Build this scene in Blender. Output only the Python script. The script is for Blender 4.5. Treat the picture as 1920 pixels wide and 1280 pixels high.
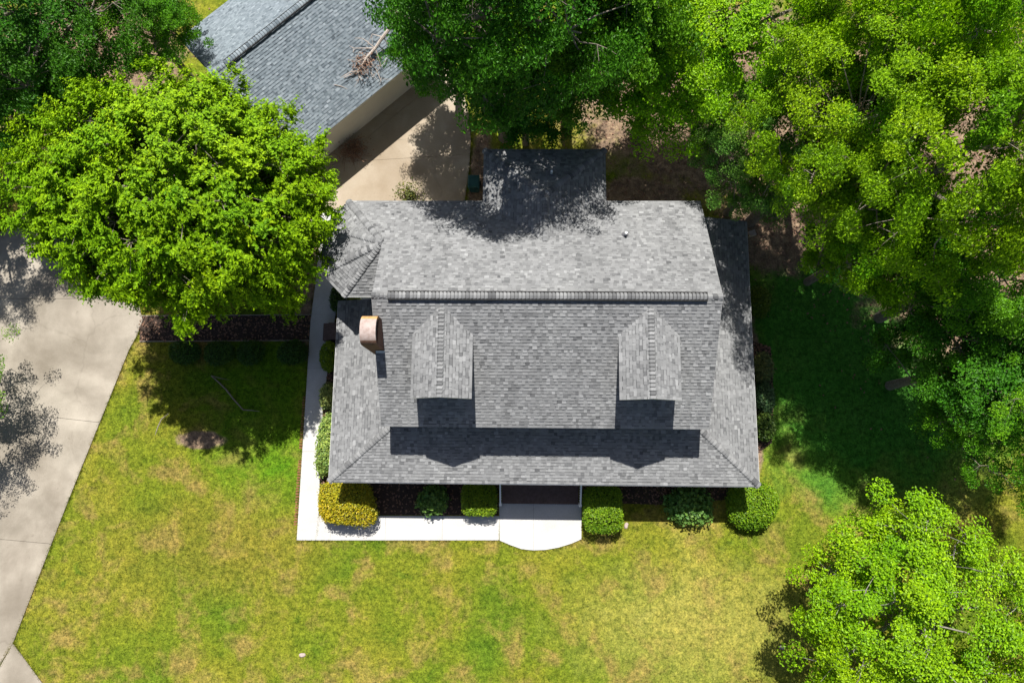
import bpy, math, random
import numpy as np
from mathutils import Vector, Matrix

# ------------------------------------------------------------------ camera, sky, sun, exposure
scene = bpy.context.scene
for o in list(bpy.data.objects):
    bpy.data.objects.remove(o)
C = scene.collection

CAM_H = 36.0                     # drone height above the lawn, metres
FOC = 1300.0                     # focal length in pixels of a 1920 px wide frame
PITCH, ROLL, YAW = .168, .024, .006
def rot(p, r, y):
    cx, sx, cy, sy, cz, sz = math.cos(p), math.sin(p), math.cos(r), math.sin(r), math.cos(y), math.sin(y)
    return (np.array([[cz, -sz, 0], [sz, cz, 0], [0, 0, 1]]) @ np.array([[1, 0, 0], [0, cx, -sx], [0, sx, cx]])
            @ np.array([[cy, 0, sy], [0, 1, 0], [-sy, 0, cy]]))
RM = rot(PITCH, ROLL, YAW)
cam = bpy.data.cameras.new('camera')
cam.sensor_width = 36.0
cam.lens = FOC / 1920 * 36.0
cam.clip_start, cam.clip_end = 0.5, 2000
camo = bpy.data.objects.new('camera', cam)
C.objects.link(camo)
m4 = Matrix([list(RM[i]) + [0] for i in range(3)] + [[0, 0, 0, 1]])
m4.translation = (0, 0, CAM_H)
camo.matrix_world = m4
scene.camera = camo

SUNX, SUNY = .019, .551          # how far a shadow runs per metre of height
sun_dir = Vector((-SUNX, SUNY, 1)).normalized()
world = bpy.data.worlds.new('World')
scene.world = world
world.use_nodes = True
wn = world.node_tree
wn.nodes.clear()
sky = wn.nodes.new('ShaderNodeTexSky')
sky.sky_type = 'NISHITA'
sky.sun_disc = False
sky.air_density = 0.8
sky.dust_density = 2.0
sky.sun_elevation = math.asin(sun_dir.z)
sky.sun_rotation = math.atan2(sun_dir.x, sun_dir.y)
bg = wn.nodes.new('ShaderNodeBackground')
bg.inputs['Strength'].default_value = 0.058
wo = wn.nodes.new('ShaderNodeOutputWorld')
wn.links.new(sky.outputs[0], bg.inputs[0])
wn.links.new(bg.outputs[0], wo.inputs[0])

sl = bpy.data.lights.new('sun', 'SUN')
sl.energy = 5.0
sl.angle = math.radians(0.5)
sl.color = (1.0, 0.965, 0.90)
so = bpy.data.objects.new('sun', sl)
C.objects.link(so)
so.rotation_euler = sun_dir.to_track_quat('Z', 'Y').to_euler()

vs = scene.view_settings
vs.view_transform = 'Standard'
vs.look = 'None'
vs.exposure = 0.7
vs.gamma = 1
vs.use_curve_mapping = False

rng = np.random.default_rng(7)
random.seed(7)

# ------------------------------------------------------------------ layout helper: a point of the photo at a real height
def px(u, v, z=0.0):
    d = RM @ np.array([(u - 960) / FOC, (640 - v) / FOC, -1.0])
    t = (z - CAM_H) / d[2]
    return np.array([0, 0, CAM_H]) + t * d

# ------------------------------------------------------------------ materials
def mat(name):
    m = bpy.data.materials.new(name)
    m.use_nodes = True
    nt = m.node_tree
    for n in list(nt.nodes):
        nt.nodes.remove(n)
    out = nt.nodes.new('ShaderNodeOutputMaterial')
    return m, nt, out
def N(nt, kind, **kw):
    n = nt.nodes.new(kind)
    for k, v in kw.items():
        if k in n.inputs:
            n.inputs[k].default_value = v
        else:
            setattr(n, k, v)
    return n
def mixc(nt, fac, a, b, blend='MIX'):
    n = nt.nodes.new('ShaderNodeMix')
    n.data_type = 'RGBA'
    n.blend_type = blend
    for sock, val in ((n.inputs[0], fac), (n.inputs[6], a), (n.inputs[7], b)):
        if hasattr(val, 'is_linked'):
            nt.links.new(val, sock)
        elif isinstance(val, (tuple, list)):
            sock.default_value = tuple(val) + ((1,) if len(val) == 3 else ())
        else:
            sock.default_value = val
    return n.outputs[2]
def ramp(nt, fac, stops):
    n = nt.nodes.new('ShaderNodeValToRGB')
    e = n.color_ramp.elements
    while len(e) < len(stops):
        e.new(0.5)
    for i, (p, c) in enumerate(stops):
        e[i].position = p
        e[i].color = tuple(c) + (1,) if len(c) == 3 else c
    nt.links.new(fac, n.inputs[0])
    return n.outputs[0]
def noise(nt, scale, detail=4, rough=.55, vec=None, dist=0.0):
    n = nt.nodes.new('ShaderNodeTexNoise')
    n.inputs['Scale'].default_value = scale
    n.inputs['Detail'].default_value = detail
    n.inputs['Roughness'].default_value = rough
    n.inputs['Distortion'].default_value = dist
    if vec is not None:
        nt.links.new(vec, n.inputs['Vector'])
    return n.outputs['Fac']
def math_(nt, op, a, b=0.0, clamp=False):
    n = nt.nodes.new('ShaderNodeMath')
    n.operation = op
    n.use_clamp = clamp
    for s, v in ((n.inputs[0], a), (n.inputs[1], b)):
        if hasattr(v, 'is_linked'):
            nt.links.new(v, s)
        else:
            s.default_value = v
    return n.outputs[0]
def pos(nt):
    return nt.nodes.new('ShaderNodeNewGeometry').outputs['Position']
def bsdf(nt, out, color, rough=.8, bump=None, strength=.3, dist=.02, spec=.3, metallic=0.0):
    p = nt.nodes.new('ShaderNodeBsdfPrincipled')
    if hasattr(color, 'is_linked'):
        nt.links.new(color, p.inputs['Base Color'])
    else:
        p.inputs['Base Color'].default_value = tuple(color) + (1,)
    p.inputs['Roughness'].default_value = rough
    p.inputs['Specular IOR Level'].default_value = spec
    p.inputs['Metallic'].default_value = metallic
    if bump is not None:
        b = nt.nodes.new('ShaderNodeBump')
        b.inputs['Strength'].default_value = strength
        b.inputs['Distance'].default_value = dist
        nt.links.new(bump, b.inputs['Height'])
        nt.links.new(b.outputs[0], p.inputs['Normal'])
    nt.links.new(p.outputs[0], out.inputs[0])
    return p
def simple(name, c1, c2, scale=6, rough=.8, bump=.15, spec=.3, metallic=0.0, detail=5):
    m, nt, out = mat(name)
    P = pos(nt)
    f = noise(nt, scale, detail, .6, P)
    col = ramp(nt, f, [(.3, c1), (.7, c2)])
    bsdf(nt, out, col, rough, noise(nt, scale * 6, 3, .6, P), bump, .01, spec, metallic)
    return m

# the bare-soil areas of the ground (world x, y, radius x, radius y)
SOIL = [(11.5, 19.5, 10.5, 6.5), (13.2, 12.6, 3.6, 3.2), (-17.0, .8, 1.5, .55), (24, 14, 9, 11),
        (-26, 22, 7, 5), (-11.6, 8.3, 1.2, 3.6), (6.0, 13.5, 3.2, 2.2), (-2.6, 14.6, .9, 4.0), (11.4, 3.5, .7, 5.5)]
def grass_nodes(nt, P):
    big = noise(nt, .16, 3, .5, P)
    mid = noise(nt, .62, 4, .6, P, .4)
    fine = noise(nt, 4.6, 4, .7, P)
    vfine = noise(nt, 12, 3, .75, P)
    base = ramp(nt, big, [(.30, (.074, .135, .009)), (.45, (.125, .158, .012)), (.56, (.165, .170, .017)), (.68, (.238, .225, .038))])
    c = mixc(nt, ramp(nt, mid, [(.50, (0, 0, 0)), (.66, (.9, .9, .9))]), base, (.215, .165, .045))
    c = mixc(nt, ramp(nt, mid, [(.24, (.85, .85, .85)), (.40, (0, 0, 0))]), c, (.048, .105, .007))
    # greener turf beside the walk, patch widened to green the left tree's shade
    sep = nt.nodes.new('ShaderNodeSeparateXYZ')
    nt.links.new(P, sep.inputs[0])
    dx = math_(nt, 'DIVIDE', math_(nt, 'ADD', sep.outputs[0], 13.9), 4.3)
    dy = math_(nt, 'DIVIDE', math_(nt, 'SUBTRACT', sep.outputs[1], 2.4), 6.0)
    d = math_(nt, 'ADD', math_(nt, 'MULTIPLY', dx, dx), math_(nt, 'MULTIPLY', dy, dy))
    gm = math_(nt, 'SUBTRACT', 1.0, math_(nt, 'ADD', d, math_(nt, 'MULTIPLY', math_(nt, 'SUBTRACT', mid, .5), 1.6)), True)
    c = mixc(nt, math_(nt, 'MULTIPLY', gm, .9), c, (.070, .165, .006))
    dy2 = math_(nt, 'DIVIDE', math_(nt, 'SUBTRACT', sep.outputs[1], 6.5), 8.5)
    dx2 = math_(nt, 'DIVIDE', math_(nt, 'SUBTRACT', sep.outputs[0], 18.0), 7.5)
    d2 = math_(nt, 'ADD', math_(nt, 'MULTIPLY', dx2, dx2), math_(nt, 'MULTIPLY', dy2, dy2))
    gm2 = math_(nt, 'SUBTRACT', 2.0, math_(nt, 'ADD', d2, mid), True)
    c = mixc(nt, math_(nt, 'MULTIPLY', gm2, .92), c, (.042, .175, .020))  # greener, brighter colour painted here lifts the tree shade right of the house
    for (ex, ey, erx, ery, ec, ea) in ((8.5, -8.0, 9.0, 4.2, (.275, .252, .060), .75), (-15.5, -4.6, 7.0, 3.4, (.165, .135, .022), .6), (-1.0, -7.0, 4.0, 1.8, (.09, .135, .010), .5)):
        qx = math_(nt, 'DIVIDE', math_(nt, 'SUBTRACT', sep.outputs[0], ex), erx)
        qy = math_(nt, 'DIVIDE', math_(nt, 'SUBTRACT', sep.outputs[1], ey), ery)
        qd = math_(nt, 'ADD', math_(nt, 'MULTIPLY', qx, qx), math_(nt, 'MULTIPLY', qy, qy))
        qm = math_(nt, 'SUBTRACT', 1.5, math_(nt, 'ADD', qd, math_(nt, 'MULTIPLY', mid, 1.5)), True)
        c = mixc(nt, math_(nt, 'MULTIPLY', qm, ea), c, ec)
    tuft = noise(nt, 1.7, 5, .7, P, .5)
    c = mixc(nt, 1.0, c, ramp(nt, tuft, [(.32, (.66, .74, .66)), (.5, (1, 1, 1)), (.68, (1.22, 1.16, 1.2))]), 'MULTIPLY')
    spk = ramp(nt, fine, [(.3, (.42, .46, .42)), (.5, (1, 1, 1)), (.70, (1.5, 1.42, 1.35))])
    c = mixc(nt, 1.0, c, spk, 'MULTIPLY')
    spk2 = ramp(nt, vfine, [(.32, (.52, .56, .52)), (.5, (1, 1, 1)), (.68, (1.38, 1.36, 1.4))])
    return mixc(nt, 1.0, c, spk2, 'MULTIPLY'), fine, vfine, sep
def make_ground_mat():
    m, nt, out = mat('lawn_and_soil')
    P = pos(nt)
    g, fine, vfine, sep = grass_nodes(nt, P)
    warp = noise(nt, .9, 5, .6, P)
    mask = None
    for (cx, cy, rx, ry) in SOIL:
        dx = math_(nt, 'DIVIDE', math_(nt, 'SUBTRACT', sep.outputs[0], cx), rx)
        dy = math_(nt, 'DIVIDE', math_(nt, 'SUBTRACT', sep.outputs[1], cy), ry)
        d = math_(nt, 'ADD', math_(nt, 'MULTIPLY', dx, dx), math_(nt, 'MULTIPLY', dy, dy))
        mk = math_(nt, 'SUBTRACT', 1.55, math_(nt, 'ADD', d, math_(nt, 'MULTIPLY', warp, 1.3)))
        mk = math_(nt, 'MULTIPLY', mk, 3.0, True)
        mask = mk if mask is None else math_(nt, 'MAXIMUM', mask, mk)
    sc = ramp(nt, noise(nt, 2.6, 6, .7, P), [(.28, (.07, .05, .036)), (.45, (.17, .122, .088)), (.58, (.27, .195, .13)), (.72, (.37, .28, .195))])
    sc = mixc(nt, 1.0, sc, ramp(nt, vfine, [(.3, (.5, .5, .5)), (.7, (1.35, 1.3, 1.25))]), 'MULTIPLY')
    col = mixc(nt, mask, g, sc)
    bsdf(nt, out, col, .95, vfine, .5, .03, .1)
    return m
def make_blade_mat():
    m, nt, out = mat('grass_blades')
    P = pos(nt)
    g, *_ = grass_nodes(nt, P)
    r = nt.nodes.new('ShaderNodeNewGeometry').outputs['Random Per Island']
    g = mixc(nt, 1.0, g, ramp(nt, r, [(0, (.75, .8, .7)), (1, (1.35, 1.3, 1.3))]), 'MULTIPLY')
    bsdf(nt, out, g, .9, None, spec=.1)
    return m
def concrete(name, c1, c2, stain, scale=.8, stain_amt=.5, crack=.13, crack_amt=.16):
    m, nt, out = mat(name)
    P = pos(nt)
    a = noise(nt, scale, 6, .62, P, .3)
    b = noise(nt, scale * .32, 5, .6, P, .6)
    f = noise(nt, 26, 4, .7, P)
    col = ramp(nt, a, [(.3, c1), (.68, c2)])
    col = mixc(nt, math_(nt, 'MULTIPLY', ramp(nt, b, [(.42, (0, 0, 0)), (.62, (1, 1, 1))]), stain_amt), col, stain)
    col = mixc(nt, 1.0, col, ramp(nt, f, [(.3, (.86, .86, .86)), (.7, (1.08, 1.08, 1.08))]), 'MULTIPLY')
    vo = nt.nodes.new('ShaderNodeTexVoronoi')
    vo.feature = 'DISTANCE_TO_EDGE'
    vo.inputs['Scale'].default_value = crack
    wv = nt.nodes.new('ShaderNodeVectorMath')
    wv.operation = 'MULTIPLY_ADD'
    nz = nt.nodes.new('ShaderNodeTexNoise')
    nz.inputs['Scale'].default_value = 1.3
    nz.inputs['Detail'].default_value = 5
    nt.links.new(P, nz.inputs['Vector'])
    nt.links.new(nz.outputs['Color'], wv.inputs[0])
    wv.inputs[1].default_value = (.9, .9, 0)
    nt.links.new(P, wv.inputs[2])
    nt.links.new(wv.outputs[0], vo.inputs['Vector'])
    if crack_amt:
        ck = ramp(nt, vo.outputs['Distance'], [(0, (1, 1, 1)), (.0035, (1, 1, 1)), (.006, (0, 0, 0))])
        gate = ramp(nt, b, [(.42, (0, 0, 0)), (.5, (1, 1, 1))])
        col = mixc(nt, math_(nt, 'MULTIPLY', math_(nt, 'MULTIPLY', ck, gate), crack_amt), col, (.10, .085, .065))
        spots = ramp(nt, noise(nt, 3.1, 2, .5, P), [(.70, (0, 0, 0)), (.76, (1, 1, 1))])
        col = mixc(nt, math_(nt, 'MULTIPLY', spots, .35), col, stain)
    bsdf(nt, out, col, .88, f, .2, .006, .2)
    return m
def make_shingle_mat(name, dark, mid, light):
    m, nt, out = mat(name)
    at = nt.nodes.new('ShaderNodeAttribute')
    at.attribute_name = 'tint'
    P = pos(nt)
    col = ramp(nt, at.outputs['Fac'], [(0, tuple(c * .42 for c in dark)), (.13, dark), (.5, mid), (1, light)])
    gran = noise(nt, 42, 3, .7, P)
    mp = nt.nodes.new('ShaderNodeMapping')
    mp.inputs['Scale'].default_value = (1.0, .28, .28)
    nt.links.new(P, mp.inputs[0])
    blot = noise(nt, .7, 5, .65, mp.outputs[0], .3)
    col = mixc(nt, 1.0, col, ramp(nt, gran, [(.25, (.80, .80, .80)), (.75, (1.18, 1.18, 1.18))]), 'MULTIPLY')
    col = mixc(nt, 1.0, col, ramp(nt, blot, [(.3, (.86, .86, .86)), (.5, (1, 1, 1)), (.72, (1.07, 1.07, 1.06))]), 'MULTIPLY')
    pb = bsdf(nt, out, col, .92, gran, .06, .003, .15)
    pb.inputs['Diffuse Roughness'].default_value = 0.0
    return m
def make_leaf_mat(name, trans=.35, rough=.5, spec=.25):
    m, nt, out = mat(name)
    oi = nt.nodes.new('ShaderNodeObjectInfo')
    at = nt.nodes.new('ShaderNodeAttribute')
    at.attribute_name = 'tint'
    r = nt.nodes.new('ShaderNodeNewGeometry').outputs['Random Per Island']
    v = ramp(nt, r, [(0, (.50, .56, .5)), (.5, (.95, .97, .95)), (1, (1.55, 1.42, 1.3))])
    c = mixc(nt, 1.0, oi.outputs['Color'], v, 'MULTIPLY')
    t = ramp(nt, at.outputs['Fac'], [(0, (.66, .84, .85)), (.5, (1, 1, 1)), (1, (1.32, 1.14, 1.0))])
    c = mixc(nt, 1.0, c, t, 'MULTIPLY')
    p = nt.nodes.new('ShaderNodeBsdfPrincipled')
    p.inputs['Roughness'].default_value = rough
    p.inputs['Specular IOR Level'].default_value = spec
    nt.links.new(c, p.inputs['Base Color'])
    tr = nt.nodes.new('ShaderNodeBsdfTranslucent')
    nt.links.new(mixc(nt, 1.0, c, (1.15, 1.2, .6), 'MULTIPLY'), tr.inputs[0])
    mx = nt.nodes.new('ShaderNodeMixShader')
    mx.inputs[0].default_value = trans
    nt.links.new(p.outputs[0], mx.inputs[1])
    nt.links.new(tr.outputs[0], mx.inputs[2])
    nt.links.new(mx.outputs[0], out.inputs[0])
    return m
def make_brick_mat(name, c1, c2, mortar, scale=1.0, axis='XZ'):
    m, nt, out = mat(name)
    P = pos(nt)
    sep = nt.nodes.new('ShaderNodeSeparateXYZ')
    nt.links.new(P, sep.inputs[0])
    cmb = nt.nodes.new('ShaderNodeCombineXYZ')
    nt.links.new(math_(nt, 'ADD', sep.outputs[0], sep.outputs[1]), cmb.inputs[0])
    nt.links.new(sep.outputs[2], cmb.inputs[1])
    b = nt.nodes.new('ShaderNodeTexBrick')
    nt.links.new(cmb.outputs[0], b.inputs['Vector'])
    b.inputs['Color1'].default_value = c1 + (1,)
    b.inputs['Color2'].default_value = c2 + (1,)
    b.inputs['Mortar'].default_value = mortar + (1,)
    b.inputs['Scale'].default_value = scale
    b.inputs['Brick Width'].default_value = .21
    b.inputs['Row Height'].default_value = .075
    b.inputs['Mortar Size'].default_value = .008
    col = mixc(nt, 1.0, b.outputs['Color'], ramp(nt, noise(nt, 9, 5, .7, P), [(.25, (.6, .6, .62)), (.75, (1.25, 1.2, 1.15))]), 'MULTIPLY')
    bsdf(nt, out, col, .9, b.outputs['Fac'], -.4, .01, .15)
    return m
def make_siding_mat(name, col, row=.15):
    m, nt, out = mat(name)
    P = pos(nt)
    sep = nt.nodes.new('ShaderNodeSeparateXYZ')
    nt.links.new(P, sep.inputs[0])
    saw = math_(nt, 'FRACT', math_(nt, 'DIVIDE', sep.outputs[2], row))
    c = mixc(nt, noise(nt, 1.3, 5, .6, P), tuple(k * .93 for k in col), col)
    bsdf(nt, out, c, .6, saw, .6, .012, .3)
    return m

M = {}
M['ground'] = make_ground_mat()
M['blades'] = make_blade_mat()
M['walk'] = concrete('pale_concrete', (.455, .446, .432), (.53, .524, .512), (.39, .372, .348), 1.1, .45, .3, 0)
M['drive'] = concrete('weathered_concrete', (.235, .208, .168), (.405, .362, .302), (.165, .14, .108), .45, .8)
M['drive2'] = concrete('tan_concrete', (.32, .26, .19), (.42, .36, .285), (.23, .178, .122), .7, .55)
M['joint'] = simple('joint_dirt', (.10, .085, .065), (.18, .15, .115), 5, .95)
M['shingle'] = make_shingle_mat('grey_shingle', (.094, .096, .100), (.192, .195, .199), (.292, .296, .301))
M['shingle2'] = make_shingle_mat('blue_grey_shingle', (.084, .104, .122), (.170, .202, .228), (.262, .300, .330))
M['under'] = simple('roofing_felt', (.05, .05, .055), (.075, .075, .08), 4, .95)
M['wall'] = make_siding_mat('cream_siding', (.66, .62, .55))
M['gwall'] = simple('cream_paint', (.60, .55, .46), (.68, .63, .54), .8, .75, .05)
M['white'] = simple('white_trim', (.74, .74, .73), (.80, .80, .79), 3, .5, .05)
M['navy'] = make_siding_mat('slate_blue_siding', (.10, .15, .22))
M['brick'] = make_brick_mat('chimney_brick', (.15, .066, .045), (.21, .105, .07), (.22, .185, .155))
M['cap'] = simple('mortar_cap', (.30, .225, .20), (.44, .37, .345), 6, .9, .4)
M['orange'] = simple('sunlit_orange_brick', (.42, .20, .075), (.55, .33, .14), 9, .9, .3)  # brighter brick with sunlight painted in, for the sunward arch row
M['stepbrick'] = simple('dark_brick', (.10, .068, .06), (.17, .115, .10), 7, .9, .3)
M['redbrick'] = simple('red_edging_brick', (.16, .07, .04), (.26, .11, .055), 8, .9, .3)
M['mulch'] = simple('dark_mulch', (.022, .015, .012), (.075, .05, .038), 16, .95, .9)
M['bark'] = simple('grey_bark', (.16, .13, .105), (.30, .26, .21), 9, .95, .6)
M['palebark'] = simple('pale_bark', (.19, .17, .145), (.33, .305, .27), 7, .9, .4)
M['deadwood'] = simple('dead_wood', (.32, .26, .22), (.55, .48, .43), 9, .9, .4)
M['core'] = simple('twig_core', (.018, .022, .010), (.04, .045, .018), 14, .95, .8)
M['pvc'] = simple('white_pipe', (.72, .72, .72), (.80, .80, .80), 5, .4, .02)
M['lead'] = simple('lead_flashing', (.10, .10, .11), (.18, .18, .19), 6, .6, .1)
M['flash'] = simple('metal_flashing', (.42, .44, .47), (.55, .57, .60), 6, .45, .05, .5, .6)
M['dark'] = simple('black_interior', (.010, .010, .010), (.02, .02, .02), 6, .9, .1)
M['teal'] = simple('teal_plastic', (.012, .06, .062), (.018, .08, .085), 3, .45, .03)
M['glass'] = simple('window_glass', (.02, .025, .03), (.03, .035, .04), 1, .08, 0, .6)
M['leaf'] = make_leaf_mat('broad_leaf', .27)
M['needle'] = make_leaf_mat('feathery_needle', .24, .6, .15)
M['shrubleaf'] = make_leaf_mat('shrub_leaf', .22, .45, .3)
M['deadleaf'] = simple('dead_leaf', (.13, .07, .045), (.33, .20, .14), 20, .9, .1)
M['greytrim'] = simple('grey_trim', (.20, .20, .205), (.26, .26, .265), 3, .6, .05)
M['deck'] = simple('porch_boards', (.22, .22, .22), (.30, .30, .30), 3, .7, .1)

# ------------------------------------------------------------------ mesh helpers
def link(o, parent=None):
    C.objects.link(o)
    if parent is not None:
        o.parent = parent
    return o
def mesh_np(name, V, F, tint=None):
    V = np.asarray(V, np.float32)
    F = np.asarray(F, np.int32)
    me = bpy.data.meshes.new(name)
    nf, k = F.shape
    me.vertices.add(len(V))
    me.vertices.foreach_set('co', V.ravel())
    me.loops.add(nf * k)
    me.loops.foreach_set('vertex_index', F.ravel())
    me.polygons.add(nf)
    me.polygons.foreach_set('loop_start', np.arange(0, nf * k, k, dtype=np.int32))
    me.update(calc_edges=True)
    me.shade_flat()
    if tint is not None:
        a = me.attributes.new('tint', 'FLOAT', 'FACE')
        a.data.foreach_set('value', np.asarray(tint, np.float32))
    return me
def mesh_py(name, V, F):
    me = bpy.data.meshes.new(name)
    me.from_pydata([tuple(map(float, v)) for v in V], [], F)
    me.update()
    me.shade_flat()
    return me
def obj(name, me, m, parent=None, loc=None, kind=None, label=None, cat=None, group=None):
    """link a mesh; with a parent, vertex coordinates stay world coordinates unless loc is given"""
    o = bpy.data.objects.new(name, me)
    if m is not None:
        if len(me.materials) == 0:
            me.materials.append(m)
    link(o, parent)
    if loc is not None:
        o.location = loc
    elif parent is not None:
        q = parent
        off = Vector((0, 0, 0))
        while q is not None:
            off += q.location
            q = q.parent
        o.location = -off
    tag(o, label, cat, group, kind)
    return o
def tag(o, label=None, cat=None, group=None, kind=None):
    if label: o['label'] = label
    if cat: o['category'] = cat
    if group: o['group'] = group
    if kind: o['kind'] = kind
def empty(name, loc, label=None, cat=None, group=None):
    o = bpy.data.objects.new(name, None)
    o.empty_display_size = .3
    link(o)
    o.location = loc
    tag(o, label, cat, group)
    return o
class MB:
    def __init__(s):
        s.V, s.F = [], []
    def quadbox(s, c):                     # 8 corners: bottom 4 (ccw), top 4
        b = len(s.V)
        s.V += [tuple(map(float, p)) for p in c]
        s.F += [(b+3, b+2, b+1, b), (b+4, b+5, b+6, b+7)] + [(b+i, b+(i+1) % 4, b+4+(i+1) % 4, b+4+i) for i in range(4)]
        return s
    def box(s, x0, x1, y0, y1, z0, z1):
        return s.quadbox([(x0, y0, z0), (x1, y0, z0), (x1, y1, z0), (x0, y1, z0), (x0, y0, z1), (x1, y0, z1), (x1, y1, z1), (x0, y1, z1)])
    def prism(s, poly, z0, z1):            # poly ccw list of (x, y)
        b = len(s.V)
        n = len(poly)
        s.V += [(float(p[0]), float(p[1]), z0) for p in poly] + [(float(p[0]), float(p[1]), z1) for p in poly]
        s.F += [tuple(range(b + n - 1, b - 1, -1)), tuple(range(b + n, b + 2 * n))]
        s.F += [(b + i, b + (i + 1) % n, b + n + (i + 1) % n, b + n + i) for i in range(n)]
        return s
    def bar(s, p, q, w, h):                # box along p-q, w wide, h high
        p, q = np.array(p, float), np.array(q, float)
        d = (q - p) / np.linalg.norm(q - p)
        a = np.cross(d, (0, 0, 1.))
        if np.linalg.norm(a) < 1e-3:
            a = np.array([1., 0, 0])
        a /= np.linalg.norm(a)
        u = np.cross(a, d)
        a, u = a * w / 2, u * h / 2
        return s.quadbox([p - a - u, p + a - u, q + a - u, q - a - u, p - a + u, p + a + u, q + a + u, q - a + u])
    def tube(s, pts, rad, n=6, cap=True):
        pts = [np.array(p, float) for p in pts]
        b0 = len(s.V)
        prev = None
        for i, p in enumerate(pts):
            d = pts[min(i + 1, len(pts) - 1)] - pts[max(i - 1, 0)]
            d = d / (np.linalg.norm(d) + 1e-9)
            a = np.cross(d, (0.3, 1., .2)) if prev is None else prev - d * np.dot(prev, d)
            a /= np.linalg.norm(a) + 1e-9
            prev = a
            c = np.cross(d, a)
            for k in range(n):
                th = 2 * math.pi * k / n
                s.V.append(tuple(p + rad[i] * (a * math.cos(th) + c * math.sin(th))))
        for i in range(len(pts) - 1):
            for k in range(n):
                a0, a1 = b0 + i * n + k, b0 + i * n + (k + 1) % n
                s.F.append((a0, a1, a1 + n, a0 + n))
        if cap:
            s.F.append(tuple(b0 + (len(pts) - 1) * n + k for k in range(n)))
            s.F.append(tuple(b0 + k for k in reversed(range(n))))
        return s
    def poly3(s, pts):
        b = len(s.V)
        s.V += [tuple(map(float, p)) for p in pts]
        s.F.append(tuple(range(b, b + len(pts))))
        return s
    def build(s, name, m, parent=None, **kw):
        return obj(name, mesh_py(name, s.V, s.F), m, parent, **kw)

def clip_poly(poly, a, b, c):              # keep a*x+b*y+c >= 0
    out = []
    n = len(poly)
    for i in range(n):
        p, q = poly[i], poly[(i + 1) % n]
        dp, dq = a * p[0] + b * p[1] + c, a * q[0] + b * q[1] + c
        if dp >= 0: out.append(p)
        if dp * dq < 0:
            t = dp / (dp - dq)
            out.append((p[0] + t * (q[0] - p[0]), p[1] + t * (q[1] - p[1])))
    return out
def area(poly):
    return .5 * sum(poly[i][0] * poly[(i + 1) % len(poly)][1] - poly[(i + 1) % len(poly)][0] * poly[i][1] for i in range(len(poly)))
def ccw(poly):
    return poly if area(poly) > 0 else poly[::-1]
def inside(P, poly):
    x, y = P[:, 0], P[:, 1]
    r = np.zeros(len(P), bool)
    n = len(poly)
    for i in range(n):
        x0, y0 = poly[i][0], poly[i][1]
        x1, y1 = poly[(i + 1) % n][0], poly[(i + 1) % n][1]
        cnd = ((y0 > y) != (y1 > y)) & (x < (x1 - x0) * (y - y0) / ((y1 - y0) or 1e-9) + x0)
        r ^= cnd
    return r
def gpoly(pts):                            # ground outline read off the photo
    return ccw([tuple(px(u, v)[:2]) for u, v in pts])

# ------------------------------------------------------------------ ground and paving
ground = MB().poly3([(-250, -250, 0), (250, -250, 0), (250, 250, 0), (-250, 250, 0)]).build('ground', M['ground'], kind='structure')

DRIVE = gpoly([(-260, 640), (-60, 478), (47, 405), (200, 425), (245, 540), (262, 575), (268, 600), (258, 628), (243, 655), (134, 925),
               (25, 1205), (0, 1246), (-110, 1420), (-300, 1300)])
SPUR = gpoly([(25, 1205), (92, 1296), (150, 1375), (60, 1420), (-22, 1290), (0, 1250)])
REAR = gpoly([(560, 330), (640, 262), (800, 130), (832, 118), (852, 142), (868, 172), (879, 215), (883, 260), (880, 315), (868, 400), (560, 420)])
WALK_L = gpoly([(603, 395), (598, 470), (591, 540), (583, 600), (557, 1012), (593, 1012), (598, 966), (600, 905), (606, 760), (614, 700), (622, 640), (634, 560), (640, 395)])
WALK_F = gpoly([(593, 1012), (598, 966), (936, 967), (936, 1012)])
WALK_B = gpoly([(937, 1012.5), (936, 941), (1090, 941), (1090, 1010), (1072, 1018), (1048, 1025.5), (1022, 1030), (1000, 1031), (978, 1028.5), (957, 1021)])
PATH = gpoly([(262, 592), (584, 590), (581, 638), (262, 640)])
BED_F = gpoly([(598, 965), (600, 905), (640, 880), (935, 880), (935, 965)])
BED_L = gpoly([(623, 640), (614, 700), (606, 760), (600, 905), (660, 905), (660, 640)])
BED_R = gpoly([(1092, 880), (1380, 880), (1380, 935), (1240, 946), (1092, 940)])
BED_S = gpoly([(1412, 640), (1445, 650), (1450, 740), (1447, 830), (1420, 850)])

def paving(name, polys, m, z0, z1, cuts=(), gap=.012, under='joint'):
    """a pavement: dirt-filled bed with separate slabs; cuts are lines (a, b, c) in world xy"""
    base = MB()
    for p in polys:
        base.prism(p, .002, z0)
    root = base.build(name, M[under], kind='structure')
    pieces = [list(p) for p in polys]
    for (a, b, c) in cuts:
        l = math.hypot(a, b)
        a, b, c = a / l, b / l, c / l
        nxt = []
        for p in pieces:
            for q in (clip_poly(p, a, b, c - gap / 2), clip_poly(p, -a, -b, -c - gap / 2)):
                if len(q) >= 3 and abs(area(q)) > .02:
                    nxt.append(q)
        pieces = nxt
    for p in pieces:
        MB().prism(ccw(p), z0 + .002, z1).build('slab', m, root)
    return root
def cut(p, q):                             # line through two photo points on the ground
    a, b = px(*p), px(*q)
    n = (-(b - a)[1], (b - a)[0])
    return (n[0], n[1], -(n[0] * a[0] + n[1] * a[1]))
paving('driveway', [DRIVE], M['drive'], .012, .045, [cut((40, 775), (312, 806)), cut((0, 1010), (110, 1020)), cut((0, 560), (260, 560))], .018)
paving('garden_walk', [SPUR], M['drive'], .010, .040, [cut((20, 1290), (80, 1280))])
paving('rear_driveway', [REAR], M['drive2'], .012, .045, [cut((720, 300), (883, 290)), cut((600, 330), (845, 133))], .014)
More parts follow.
